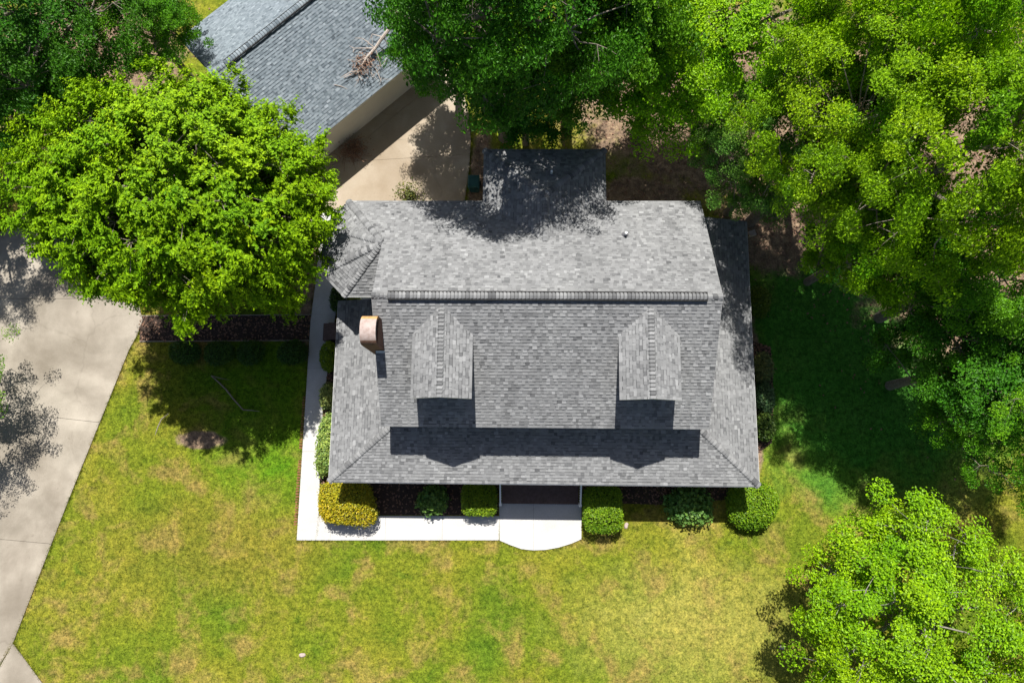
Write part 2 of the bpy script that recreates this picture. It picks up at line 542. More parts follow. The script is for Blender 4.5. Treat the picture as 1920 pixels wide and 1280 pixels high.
SW = paving('sidewalk', [WALK_L, WALK_F, WALK_B], M['walk'], .015, .055,
            [cut((557, 1012.5), (1600, 1012.5))][:0] + [cut((560, 846), (606, 846)), cut((570, 690), (616, 690)), cut((580, 590), (630, 590)),
             cut((622, 950), (619, 1020)), cut((724, 950), (722, 1020)), cut((830, 950), (829, 1020)), cut((1000, 940), (1000, 1035))], .010)
path = MB().prism(PATH, .002, .02).build('garden_path', M['mulch'], kind='structure')
for a, b in (((262, 592), (584, 590)), ((262, 640), (581, 638))):
    MB().bar(px(*a, .03), px(*b, .03), .05, .07).build('edging_strip', M['bark'], path)
for nm, pl in (('planting_bed', BED_F), ('planting_bed', BED_L), ('planting_bed', BED_R), ('planting_bed', BED_S)):
    MB().prism(pl, .002, .018).build(nm, M['mulch'], kind='structure')

# ------------------------------------------------------------------ house
XC, YF, YR, HW, ZE, ZR = .657, 1.355, 6.445, 7.03, 6.005, 8.883
YB = 2 * YR - YF
XL, XR = XC - HW, XC + HW
SLOPE = (ZR - ZE) / (YR - YF)
PXL, PXR, PYF, PYR, ZP, PSF = -9.244, 10.519, -1.104, 11.512, 3.444, .30
HIPL, HIPR = (-6.31, 1.39, 4.2), (7.76, 1.38, 4.2)
EXPO = .143

house = empty('house', (XC, 5.0, 0), 'large grey shingled house with two dormers, wrap-around porch roof and round-ended turret', 'house')

def shingle_tabs(poly, seed, expo=EXPO, along=None):
    """tabs of one roof plane: returns corner array (n, 12, 3), tint of tab and of its printed shadow band (n, 2)"""
    r = np.random.default_rng(seed)
    P = np.array(poly, float)
    nrm = np.cross(P[1] - P[0], P[2] - P[0])
    nrm /= np.linalg.norm(nrm)
    if nrm[2] < 0: nrm = -nrm
    s = np.cross((0, 0, 1.), nrm)
    s /= np.linalg.norm(s)
    t = np.cross(nrm, s)
    if t[2] < 0: s, t = -s, -t
    O = P[np.argmin(P[:, 2])]
    S, T = (P - O) @ s, (P - O) @ t
    tmax = T.max()
    n = len(P)
    def span(tt):
        tt = min(max(tt, 1e-4), tmax - 1e-4)
        xs = []
        for i in range(n):
            a, b = i, (i + 1) % n
            if (T[a] > tt) != (T[b] > tt):
                k = (tt - T[a]) / (T[b] - T[a])
                xs.append(S[a] + k * (S[b] - S[a]))
        return (min(xs), max(xs)) if xs else (0, 0)
    out, tint, wid = [], [], []
    rows = int(math.ceil(tmax / expo))
    for i in range(rows):
        t0 = i * expo - (.015 if i == 0 else 0)
        t1 = min((i + 1) * expo + .02, tmax)
        l0, r0 = span(t0)
        l1, r1 = span(t1)
        x = min(l0, l1) - r.uniform(0, .3)
        end = max(r0, r1)
        thick = r.random() < .5
        while x < end:
            w = r.uniform(.11, .23) if thick else r.uniform(.09, .25)
            a0, b0 = np.clip((x, x + w), l0, r0)
            a1, b1 = np.clip((x, x + w), l1, r1)
            x += w
            if (b0 - a0) + (b1 - a1) > .02:
                h = (.034 if thick else .015) + r.uniform(-.002, .002)
                if i == 0: h = .020
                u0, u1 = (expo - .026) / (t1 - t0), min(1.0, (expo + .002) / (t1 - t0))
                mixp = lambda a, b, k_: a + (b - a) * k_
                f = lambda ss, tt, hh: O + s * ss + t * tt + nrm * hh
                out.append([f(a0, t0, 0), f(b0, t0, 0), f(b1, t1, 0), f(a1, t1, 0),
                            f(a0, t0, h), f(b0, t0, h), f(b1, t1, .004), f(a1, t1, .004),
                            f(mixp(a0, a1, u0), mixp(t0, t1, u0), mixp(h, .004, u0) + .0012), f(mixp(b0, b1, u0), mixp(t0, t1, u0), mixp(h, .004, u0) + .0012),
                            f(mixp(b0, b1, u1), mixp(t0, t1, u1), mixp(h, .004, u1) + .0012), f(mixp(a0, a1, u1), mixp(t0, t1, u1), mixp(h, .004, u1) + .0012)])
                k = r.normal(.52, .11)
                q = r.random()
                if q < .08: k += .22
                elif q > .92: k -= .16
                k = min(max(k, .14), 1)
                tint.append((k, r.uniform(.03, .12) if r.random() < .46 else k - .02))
                wid.append(b0 - a0)
            thick = not thick
    return np.array(out), np.array(tint), np.array(wid)
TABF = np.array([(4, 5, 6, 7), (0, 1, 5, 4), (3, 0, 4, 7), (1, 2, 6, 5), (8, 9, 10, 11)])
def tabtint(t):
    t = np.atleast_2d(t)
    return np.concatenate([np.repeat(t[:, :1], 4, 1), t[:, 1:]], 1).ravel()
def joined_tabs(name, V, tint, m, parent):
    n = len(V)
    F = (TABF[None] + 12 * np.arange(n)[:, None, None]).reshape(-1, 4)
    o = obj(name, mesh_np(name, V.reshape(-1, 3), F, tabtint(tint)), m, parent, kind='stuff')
    return o
def roof_plane(name, poly, m, parent, seed, single=0, fascia=True):
    """underlay slab as a part, its shingles as sub-parts; the widest `single` shingles are objects of their own"""
    P = [np.array(p, float) for p in poly]
    nrm = np.cross(P[1] - P[0], P[2] - P[0])
    nrm /= np.linalg.norm(nrm)
    if nrm[2] < 0: nrm = -nrm
    b = MB()
    k = len(P)
    lo = [p - nrm * .10 for p in P]
    hi = [p - nrm * .004 for p in P]
    b.V = [tuple(q) for q in lo + hi]
    b.F = [tuple(range(k - 1, -1, -1)), tuple(range(k, 2 * k))] + [(i, (i + 1) % k, k + (i + 1) % k, k + i) for i in range(k)]
    root = b.build(name, M['white'], parent)
    V, tint, wid = shingle_tabs(poly, seed)
    sel = np.zeros(len(V), bool)
    if single:
        # those that show largest: wide tabs, high on the slope (nearest the camera)
        score = wid * (1 / (CAM_H - V[:, 0, 2]))
        sel[np.argsort(-score)[:single]] = True
        for i in np.where(sel)[0]:
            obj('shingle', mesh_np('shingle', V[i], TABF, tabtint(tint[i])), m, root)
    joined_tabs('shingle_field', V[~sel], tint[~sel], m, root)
    return root
def caps(name, p, q, n1, n2, m, parent, seed, width=.16, expo=.155, lift=.0):
    butt = .085 if name == 'hip_cap' else .06
    """overlapping cap shingles along a ridge or hip, laid from p (low or first) to q"""
    r = np.random.default_rng(seed)
    p, q, n1, n2 = (np.array(v, float) for v in (p, q, n1, n2))
    L = np.linalg.norm(q - p)
    d = (q - p) / L
    n1, n2 = n1 / np.linalg.norm(n1), n2 / np.linalg.norm(n2)
    ws = []
    for na, nb in ((n1, n2), (n2, n1)):
        w = np.cross(d, na)
        w /= np.linalg.norm(w)
        if w @ nb > 0: w = -w
        ws.append(w)
    up = (n1 + n2) / np.linalg.norm(n1 + n2)
    k = max(1, int(L / expo))
    for i in range(k):
        a, b = p + d * (L * i / k), p + d * min(L, (L * (i + 1) / k + .03))
        h0, h1 = butt + lift + r.uniform(-.004, .004), .018 + lift
        wd = width * r.uniform(.96, 1.04)
        V = []
        for c, h in ((a, h0), (b, h1)):
            V += [c + ws[0] * wd + n1 * .012, c + ws[0] * wd * .45 + n1 * h + up * .004, c + up * (h + .006), c + ws[1] * wd * .45 + n2 * h + up * .004, c + ws[1] * wd + n2 * .012]
        for c in (a,):
            V += [c + ws[0] * wd, c, c + ws[1] * wd]
        F = [(0, 1, 6, 5), (1, 2, 7, 6), (2, 3, 8, 7), (3, 4, 9, 8), (10, 11, 2, 1), (10, 1, 0, 0), (11, 12, 3, 2), (12, 4, 3, 3)]
        F = [tuple(dict.fromkeys(f)) for f in F]
        tb = (L / k) / max(1e-6, np.linalg.norm(b - a))
        for tt in (max(0, tb - .028 / np.linalg.norm(b - a)), min(1, tb)):
            for c_ in range(5):
                V.append(V[c_] + (V[5 + c_] - V[c_]) * tt + up * .0015)
        o_ = len(V) - 10
        F += [(o_ + c_, o_ + c_ + 1, o_ + c_ + 6, o_ + c_ + 5) for c_ in range(4)]
        me = mesh_py(name, V, F)
        t = me.attributes.new('tint', 'FLOAT', 'FACE')
        kk = min(max(r.normal(.47, .17), .02), .98)
        vv = np.full(len(F), max(kk, .14), np.float32)
        vv[-4:] = .07
        t.data.foreach_set('value', vv)
        obj(name, me, m, parent)

S1 = M['shingle']
nF, nB = np.array([0, -SLOPE, 1]), np.array([0, SLOPE, 1])
AP = (XL, 9.17, ZE + SLOPE * (YB - 9.17))
TC = [(-8.31, YB, ZE), (-9.35, 10.36, ZE), (-9.35, 8.15, ZE), (-8.31, 7.08, ZE)]

# walls first: two-storey main block with gables
main = MB()
x0, x1, y0, y1 = XL + .32, XR - .32, YF + .50, YB - .45
zt = lambda y: ZR - SLOPE * abs(y - YR) - .14
main.V = [(x0, y0, 0), (x1, y0, 0), (x1, y1, 0), (x0, y1, 0), (x0, y0, zt(y0)), (x1, y0, zt(y0)), (x1, y1, zt(y1)), (x0, y1, zt(y1)), (x0, YR, zt(YR)), (x1, YR, zt(YR))]
main.F = [(0, 1, 5, 4), (1, 2, 6, 9, 5), (2, 3, 7, 6), (3, 0, 4, 8, 7), (4, 5, 9, 8), (8, 9, 6, 7)]
wall = main.build('wall', M['wall'], house)
MB().prism([(-8.9, 10.2), (-8.9, 8.3), (-8.05, 7.45), (-6.0, 7.45), (-6.0, 11.1), (-8.05, 11.1)][::-1], 0, ZE - .12).build('turret_wall', M['wall'], house)
MB().box(-1.75, 3.05, YB - .5, 13.65, 0, ZE - .12).build('rear_wing_wall', M['wall'], house)
MB().box(-6.0, 7.3, PYF + .6, YF + .5, 0, .85).build('porch_foundation', M['stepbrick'], house)
MB().box(-8.9, -6.05, PYF + .6, 7.4, 0, .85).build('porch_foundation', M['stepbrick'], house)
MB().box(7.36, 10.15, PYF + .6, PYR - .4, 0, .85).build('porch_foundation', M['stepbrick'], house)
MB().box(-9.0, 10.25, PYF + .5, YF + .48, .86, .95).build('porch_deck', M['deck'], house)
MB().box(-9.0, -6.06, YF + .49, 7.4, .86, .95).build('porch_deck', M['deck'], house)
MB().box(7.37, 10.25, YF + .49, PYR - .4, .86, .95).build('porch_deck', M['deck'], house)
posts = [(x, PYF + .62) for x in (-8.75, -5.4, -1.75, 2.95, 6.5, 10.0)] + [(-8.75, y) for y in (2.0, 5.0)] + [(10.0, y) for y in (2.2, 5.4, 8.4, 10.9)]
for (x, y) in posts:
    MB().box(x - .09, x + .09, y - .09, y + .09, .955, ZP - .1).build('porch_post', M['white'], house)
MB().box(-8.9, 10.15, PYF + .52, PYF + .70, ZP - .30, ZP - .102).build('porch_beam', M['white'], house)
for (xa, xb) in ((-4.6, -3.4), (-3.1, -2.5), (3.6, 4.8), (5.0, 6.0)):
    w = MB().box(xa, xb, YF + .44, YF + .505, 1.7, 3.1).build('window', M['white'], house)
    MB().box(xa + .08, xb - .08, YF + .425, YF + .438, 1.78, 3.02).build('pane', M['glass'], w)
dr = MB().box(.1, 1.15, YF + .44, YF + .505, .96, 3.1).build('front_door', M['teal'], house)
MB().box(1.0, 1.06, YF + .40, YF + .438, 1.9, 2.05).build('handle', M['flash'], dr)

# main roof
rf = roof_plane('front_roof', [(XL, YF, ZE), (XR, YF, ZE), (XR, YR, ZR), (XL, YR, ZR)], S1, house, 11, 300)
rb = roof_plane('rear_roof', [(XR, YB, ZE), TC[0], AP, (XL, YR, ZR), (XR, YR, ZR)], S1, house, 12)
# ridge vent with caps over it
V0, V1 = XL + .66, XR - .60
vent = MB().box(V0, V1, YR - .19, YR + .19, ZR - .11, ZR + .045).build('ridge_vent', M['dark'], house)
caps('ridge_cap', (XL, YR, ZR), (V0, YR, ZR), nF, nB, S1, rf, 21, .17)
caps('ridge_cap', (V0, YR, ZR + .045), (V1, YR, ZR + .045), nF * (1, .55, 1), nB * (1, .55, 1), S1, rf, 22, .215, .15)
caps('ridge_cap', (XR, YR, ZR), (V1, YR, ZR), nF, nB, S1, rf, 23, .17)

# porch roof
zs = .262
pf = roof_plane('porch_roof', [(PXL, PYF, ZP), (PXR, PYF, ZP), HIPR, (XR - .3, YF + .52, ZP + PSF * (YF + .52 - PYF)), (XL + .3, YF + .52, ZP + PSF * (YF + .52 - PYF)), HIPL], S1, house, 13)
lt = (-6.04, 1.5, ZP + .262 * 3.2)
pl = roof_plane('side_porch_roof', [(PXL, PYF, ZP), HIPL, (-6.04, 1.62, ZP + (HIPL[2] - ZP) / (HIPL[0] - PXL) * (-6.04 - PXL)),
                                    (-6.04, 7.46, ZP + (HIPL[2] - ZP) / (HIPL[0] - PXL) * (-6.04 - PXL)), (PXL, 7.46, ZP)], S1, house, 14)
pr_ = roof_plane('side_porch_roof', [(PXR, PYF, ZP), (PXR, PYR, ZP), (7.36, PYR, ZP + (HIPR[2] - ZP) / (PXR - HIPR[0]) * (PXR - 7.36)),
                                     (7.36, 1.72, ZP + (HIPR[2] - ZP) / (PXR - HIPR[0]) * (PXR - 7.36)), HIPR], S1, house, 15)
nL, nR, nP = np.array([-.262, 0, 1]), np.array([.274, 0, 1]), np.array([0, -PSF, 1])
caps('hip_cap', (PXL, PYF, ZP), HIPL, nP, nL, S1, pf, 31, .17)
caps('hip_cap', (PXR, PYF, ZP), HIPR, nP, nR, S1, pf, 32, .17)

# turret roof (half octagon; its rear face is one plane with the rear roof)
RK = (XL - .02, 7.08, ZE)
faces = [(TC[0], TC[1], AP), (TC[1], TC[2], AP), (TC[2], TC[3], AP), (TC[3], RK, AP)]
tn = []
tr = None
for i, f in enumerate(faces):
    o = roof_plane('turret_roof', list(f), S1, house, 41 + i)
    n = np.cross(np.array(f[1]) - np.array(f[0]), np.array(f[2]) - np.array(f[0]))
    tn.append(n if n[2] > 0 else -n)
    tr = o
tn = [nB] + tn
for i, c in enumerate(TC):
    caps('hip_cap', c, AP, tn[i], tn[i + 1], S1, tr, 51 + i, .17)
MB().box(-8.25, XL - .03, 7.055, 7.078, ZE - .16, ZE + .012).build('fascia', M['white'], house)

# rear wing roof with hipped end
EX0, EX1, EY = -2.13, 3.42, 14.03
EM = (XC - .005, 11.35, 7.35)
EK = (XC - .005, 9.16, 7.35)
e1 = roof_plane('rear_wing_roof', [(EX0, EY, ZE), (EX0, YB, ZE), EK, EM], S1, house, 61)
e2 = roof_plane('rear_wing_roof', [(EX1, YB, ZE), (EX1, EY, ZE), EM, EK], S1, house, 62)
e3 = roof_plane('rear_wing_roof', [(EX1, EY, ZE), (EX0, EY, ZE), EM], S1, house, 63)
es = 1.345 / 2.775
nEl, nEr, nEb = np.array([-es, 0, 1]), np.array([es, 0, 1]), np.array([0, .5, 1])
caps('ridge_cap', EM, (EK[0], EK[1] + .05, EK[2]), nEl, nEr, S1, e1, 64, .17)
caps('hip_cap', (EX0, EY, ZE), EM, nEl, nEb, S1, e1, 65, .17)
caps('hip_cap', (EX1, EY, ZE), EM, nEr, nEb, S1, e1, 66, .17)

# dormers
DY, DZE, DZR, DW = 2.38, 8.076, 8.687, 1.221
ym = lambda z: YR + (z - ZR) / SLOPE
for i, dx in enumerate((-3.555, 4.875)):
    a = roof_plane('dormer_roof', [(dx - DW, DY, DZE), (dx, DY, DZR), (dx, ym(DZR) + .02, DZR), (dx - DW, ym(DZE) + .03, DZE)], S1, house, 71 + i)
    b = roof_plane('dormer_roof', [(dx + DW, DY, DZE), (dx + DW, ym(DZE) + .03, DZE), (dx, ym(DZR) + .02, DZR), (dx, DY, DZR)], S1, house, 73 + i)
    ds = (DZR - DZE) / DW
    caps('ridge_cap', (dx, DY, DZR), (dx, ym(DZR) - .05, DZR), np.array([-ds, 0, 1]), np.array([ds, 0, 1]), S1, a, 75 + i, .16)
    w = DW - .25
    z0f = ZE + SLOPE * (DY + .3 - YF) - .1
    d = MB()
    d.V = [(dx - w, DY + .3, z0f), (dx + w, DY + .3, z0f), (dx + w, DY + .3, DZE - .05), (dx, DY + .3, DZR - .14), (dx - w, DY + .3, DZE - .05),
           (dx - w, ym(DZE), DZE - .25), (dx + w, ym(DZE), DZE - .25), (dx + w, ym(DZE), DZE - .05), (dx, ym(DZR) - .1, DZR - .14), (dx - w, ym(DZE), DZE - .05)]
    d.F = [(0, 1, 2, 3, 4), (1, 6, 7, 2), (5, 0, 4, 9), (2, 7, 8, 3), (4, 3, 8, 9)]
    dwall = d.build('dormer_wall', M['wall'], house)
    wn_ = MB().box(dx - .55, dx + .55, DY + .24, DY + .30, z0f + .25, DZE - .05).build('dormer_window', M['white'], house)
    for sx in (-1, 1):
        MB().box(dx + sx * .27 - .22, dx + sx * .27 + .22, DY + .225, DY + .238, z0f + .33, DZE - .13).build('pane', M['glass'], wn_)

# gutters and rake trim
for (xa, xb, ya, za) in ((PXL, PXR, PYF, ZP),):
    MB().box(xa + .02, xb - .02, ya - .055, ya - .004, za - .13, za - .045).build('gutter', M['white'], house)
for xx, s_ in ((XL, -1), (XR, 1)):
    MB().bar((xx + s_ * .012, YF + .02, ZE - .115), (xx + s_ * .012, YR, ZR - .115), .02, .14).build('rake_trim', M['greytrim'], house)
MB().bar((XR + .012, YB - .02, ZE - .115), (XR + .012, YR + .04, ZR - .115), .02, .14).build('rake_trim', M['greytrim'], house)
MB().box(PXL - .035, PXL - .004, PYF + .05, 7.4, ZP - .12, ZP - .01).build('fascia', M['white'], house)
MB().box(PXR + .004, PXR + .035, PYF + .05, PYR, ZP - .12, ZP - .01).build('fascia', M['white'], house)

# chimney with a brick barrel arch over the flue
CX0, CX1, CY0, CY1, CZ = -6.65, -6.02, 4.38, 5.56, 8.98
ch = MB().box(CX0, CX1, CY0, CY1, 0, CZ).build('chimney', M['brick'], house)
def arch(xa, xb, r0, r1, a0, a1, n=12):
    b = MB()
    cy = (CY0 + CY1) / 2
    hy = (CY1 - CY0) / 2
    for i in range(n):
        t0, t1 = a0 + (a1 - a0) * i / n, a0 + (a1 - a0) * (i + 1) / n
        P = lambda r, t, x: (x, cy - math.cos(t) * hy * r, CZ + math.sin(t) * .50 * r)
        b.quadbox([P(r0, t0, xa), P(r0, t0, xb), P(r0, t1, xb), P(r0, t1, xa), P(r1, t0, xa), P(r1, t0, xb), P(r1, t1, xb), P(r1, t1, xa)])
    return b
arch(CX0, CX1, .80, 1.0, .02, .75, 5).build('arch_bricks', M['brick'], ch)
arch(CX0, CX1, .80, 1.0, .75, 2.36, 12).build('mortar_vault', M['cap'], ch)
arch(CX0, CX1, .80, 1.0, 2.36, 3.12, 5).build('arch_bricks', M['orange'], ch)
arch(CX0 + .04, CX1 - .04, .02, .80, .02, 3.12, 10).build('arch_shade_fill', M['dark'], ch)  # solid black fill painting the shade inside the open arch
for (ya, yb) in ((CY0 - .10, CY0 - .02),):
    zz = ZE + SLOPE * (ya - YF)
    MB().quadbox([(CX1 - .33, ya, zz + .03), (CX1 + .03, ya, zz + .03), (CX1 + .03, yb, zz + .07), (CX1 - .33, yb, zz + .07),
                  (CX1 - .33, ya, zz + .045), (CX1 + .03, ya, zz + .045), (CX1 + .03, yb, zz + .11), (CX1 - .33, yb, zz + .11)]).build('flashing', M['flash'], ch)

# vent pipes
def vent_pipe(u, v, plane):
    d = RM @ np.array([(u - 960) / FOC, (640 - v) / FOC, -1.0])
    a, b, c = plane
    t = (a * 0 + c - CAM_H) / (d[2] - a * d[0] - b * d[1])
    p = np.array([0, 0, CAM_H]) + t * d
    cz = p[2]
    vp = MB().tube([p + (0, 0, -.05), p + (0, 0, .36)], [.055, .055], 12).build('vent_pipe', M['pvc'], house)
    MB().tube([p + (0, 0, -.04), p + (0, 0, .03), p + (0, 0, .14)], [.17, .15, .07], 12).build('pipe_boot', M['lead'], vp)
vent_pipe(1172, 441, (0, -SLOPE, ZR + SLOPE * YR))
vent_pipe(1034, 327, (0, -.5, 7.35 + .5 * 11.35))

# ------------------------------------------------------------------ garage
gd = np.array([.7437, .6685]); gn = np.array([-.6685, .7437]); GA = np.array([-10.44, 16.40])
GE, GR, GWD = 3.05, 5.45, 9.32
def gp(al, pe, z):
    q = GA + gd * al + gn * pe
    return (float(q[0]), float(q[1]), z)
GL0, GL1 = -2.50, 8.20
garage = empty('garage', gp(2.8, 4.66, 0), 'detached garage with blue-grey gable roof and plain cream wall beside rear drive', 'garage')
gb = MB()
a0, a1, p0, p1 = GL0 + .3, GL1 - .3, .60, GWD - .6
zt = GE + .515 * .6 - .12
gb.V = [gp(a0, p0, 0), gp(a1, p0, 0), gp(a1, p1, 0), gp(a0, p1, 0), gp(a0, p0, zt), gp(a1, p0, zt), gp(a1, p1, zt), gp(a0, p1, zt), gp(a0, GWD / 2, GR - .13), gp(a1, GWD / 2, GR - .13)]
gb.F = [(0, 1, 5, 4), (1, 2, 6, 9, 5), (2, 3, 7, 6), (3, 0, 4, 8, 7)]
gb.build('wall', M['gwall'], garage)
S2 = M['shingle2']
g1 = roof_plane('front_roof', [gp(GL0, 0, GE), gp(GL1, 0, GE), gp(GL1, GWD / 2, GR), gp(GL0, GWD / 2, GR)], S2, garage, 81, 300)
g2 = roof_plane('rear_roof', [gp(GL1, GWD, GE), gp(GL0, GWD, GE), gp(GL0, GWD / 2, GR), gp(GL1, GWD / 2, GR)], S2, garage, 82)
gs = (GR - GE) / (GWD / 2)
n1 = np.array([gn[0] * -gs, gn[1] * -gs, 1]); n2 = np.array([gn[0] * gs, gn[1] * gs, 1])
caps('ridge_cap', gp(GL0, GWD / 2, GR), gp(GL0 + .8, GWD / 2, GR), n1, n2, S2, g1, 83, .17)
MB().quadbox([gp(GL0 + .8, GWD / 2 - .19, GR - .1), gp(GL1 - .8, GWD / 2 - .19, GR - .1), gp(GL1 - .8, GWD / 2 + .19, GR - .1), gp(GL0 + .8, GWD / 2 + .19, GR - .1),
              gp(GL0 + .8, GWD / 2 - .19, GR + .05), gp(GL1 - .8, GWD / 2 - .19, GR + .05), gp(GL1 - .8, GWD / 2 + .19, GR + .05), gp(GL0 + .8, GWD / 2 + .19, GR + .05)]).build('ridge_vent', M['dark'], garage)
caps('ridge_cap', gp(GL0 + .8, GWD / 2, GR + .05), gp(GL1 - .8, GWD / 2, GR + .05), n1 * (.55, .55, 1), n2 * (.55, .55, 1), S2, g1, 84, .22, .15)
caps('ridge_cap', gp(GL1, GWD / 2, GR), gp(GL1 - .8, GWD / 2, GR), n1, n2, S2, g1, 85, .17)
for a_, s_ in ((GL0, -1), (GL1, 1)):
    for pe in (0, GWD):
        MB().bar(gp(a_ + s_ * .018, pe, GE - .09), gp(a_ + s_ * .018, GWD / 2, GR - .09), .03, .18).build('rake_trim', M['navy'], garage)
MB().bar(gp(GL0, -.02, GE - .09), gp(GL1, -.02, GE - .09), .03, .15).build('fascia', M['gwall'], garage)
MB().bar(gp(6.2, .50, 2.55), gp(6.45, .50, 2.55), .16, .22).build('wall_lamp', M['lead'], garage)

# ------------------------------------------------------------------ front steps with handrails, side steps, rear stair
SX0, SX1 = -1.38, 2.56
steps = empty('front_steps', ((SX0 + SX1) / 2, -1.7, 0), 'dark brick front steps between two white handrails under the eave', 'steps')
ns = 5
for i in range(ns):
    z1 = .87 - i * .165
    ya = PYF + .55 - i * .33
    MB().box(SX0 + .06, SX1 - .06, ya - .33, ya, 0.02, z1 - .065).build('riser', M['stepbrick'], steps)
    nb = 42
    wbr = (SX1 - SX0 - .10) / nb
    for k in range(nb):
        xa = SX0 + .05 + k * wbr
        dz = random.uniform(-.004, .004)
        MB().box(xa + .006, xa + wbr - .006, ya - .338, ya - .006, z1 - .06, z1 + dz).build('brick', M['stepbrick'], steps)
for xx in (SX0, SX1):
    MB().bar((xx, PYF + .2, 1.72), (xx, -2.22, .98), .075, .09).build('handrail', M['white'], steps)
    MB().box(xx - .06, xx + .06, -2.28, -2.16, .03, 1.06).build('newel_post', M['white'], steps)
    for k in range(9):
        y = PYF + .1 - k * .125
        zt_ = 1.72 - (PYF + .2 - y) * (.74 / (PYF + .2 + 2.22))
        MB().box(xx - .018, xx + .018, y - .018, y + .018, max(.06, zt_ - .95), zt_ - .04).build('baluster', M['white'], steps)
side = empty('side_steps', (-9.6, 6.6, 0), 'dark brick side steps at the end of the shaded path', 'steps')
qa, qb = px(606, 606, .4), px(632, 638, .4)
for i in range(2):
    MB().box(qa[0] + .02 + i * .32, -9.0, qb[1], qa[1], .06 if i == 0 else .06, .40 + i * .2).build('tread', M['stepbrick'], side)
stair = empty('rear_stair', (-3.6, 12.2, 0), 'rear stair with a sloping white handrail beside the rear wing', 'steps')
MB().bar((-4.3, 11.95, 1.15), (-2.75, 12.25, 1.95), .09, .06).build('handrail', M['white'], stair)
MB().box(-2.80, -2.70, 12.2, 12.30, .02, 2.35).build('newel_post', M['white'], stair)
for k in range(10):
    t = k / 10
    MB().box(-4.25 + 1.5 * t - .02, -4.25 + 1.5 * t + .02, 11.95 + .3 * t - .02, 11.95 + .3 * t + .02, .1, 1.13 + .8 * t).build('baluster', M['white'], stair)
for k in range(4):
    MB().box(-4.2 + k * .38, -3.82 + k * .38, 11.2, 11.9, .02, .25 + k * .22).build('tread', M['deck'], stair)
MB().box(-2.68, -2.0, 11.2, 12.3, .02, 1.1).build('landing', M['deck'], stair)

binx = px(888, 358, .9)
wb = empty('wheeled_bin', (binx[0], binx[1] + .5, 0), 'dark teal wheeled bin in the corner beside the rear wing', 'bin')
bx, by = binx[0], binx[1] + .5
MB().quadbox([(bx - .24, by - .26, .06), (bx + .24, by - .26, .06), (bx + .24, by + .26, .06), (bx - .24, by + .26, .06),
              (bx - .30, by - .33, .98), (bx + .30, by - .33, .98), (bx + .30, by + .33, .98), (bx - .30, by + .33, .98)]).build('body', M['teal'], wb)
MB().quadbox([(bx - .32, by - .36, .99), (bx + .32, by - .36, .99), (bx + .32, by + .36, .99), (bx - .32, by + .36, .99),
              (bx - .26, by - .30, 1.07), (bx + .26, by - .30, 1.07), (bx + .26, by + .30, 1.07), (bx - .26, by + .30, 1.07)]).build('lid', M['teal'], wb)
for s_ in (-1, 1):
    MB().tube([(bx + s_ * .26, by + .27, .11), (bx + s_ * .33, by + .27, .11)], [.11, .11], 12).build('wheel', M['dark'], wb)

lp = px(1411, 437, 3.0)  # plain box of unknown use on a mast; it gives no light
mbox = empty('mast_box', (lp[0], lp[1], 0), 'small square beige box on a mast beside the right eave', 'lamp')
MB().tube([(lp[0], lp[1], 0), (lp[0], lp[1], 2.88)], [.04, .035], 8).build('post', M['bark'], mbox)
ca, sa = math.cos(.35), math.sin(.35)
rr = [(-.17, -.15), (.17, -.15), (.17, .15), (-.17, .15)]
rp = [(lp[0] + ca * a - sa * b, lp[1] + sa * a + ca * b) for a, b in rr]
MB().quadbox([(p[0], p[1], 2.90) for p in rp] + [(lp[0] + (p[0] - lp[0]) * .9, lp[1] + (p[1] - lp[1]) * .9, 3.04) for p in rp]).build('box_head', M['cap'], mbox)

# red brick edging along the walk
edge = empty('brick_edging', px(562, 860), 'thin row of red bricks edging the lawn beside the white walk', 'edging')
bm0 = MB().box(-.04, .04, -.085, .085, 0, .05).build('brick', M['redbrick'], edge)
eme = bm0.data
bpy.data.objects.remove(bm0)
pts = [px(574, 742), px(557.5, 985)]
L = np.linalg.norm(pts[1] - pts[0])
kk = int(L / .135)
for i in range(kk):
    if 19 < i < 24: continue
    p = pts[0] + (pts[1] - pts[0]) * (i + .5) / kk
    o = bpy.data.objects.new('brick', eme)
    link(o, edge)
    o.location = (p[0] - .09 - edge.location[0] + random.uniform(-.02, .02), p[1] - edge.location[1], random.uniform(-.035, -.005))
    o.rotation_euler = (0, 0, math.pi / 2 + random.uniform(-.12, .12))

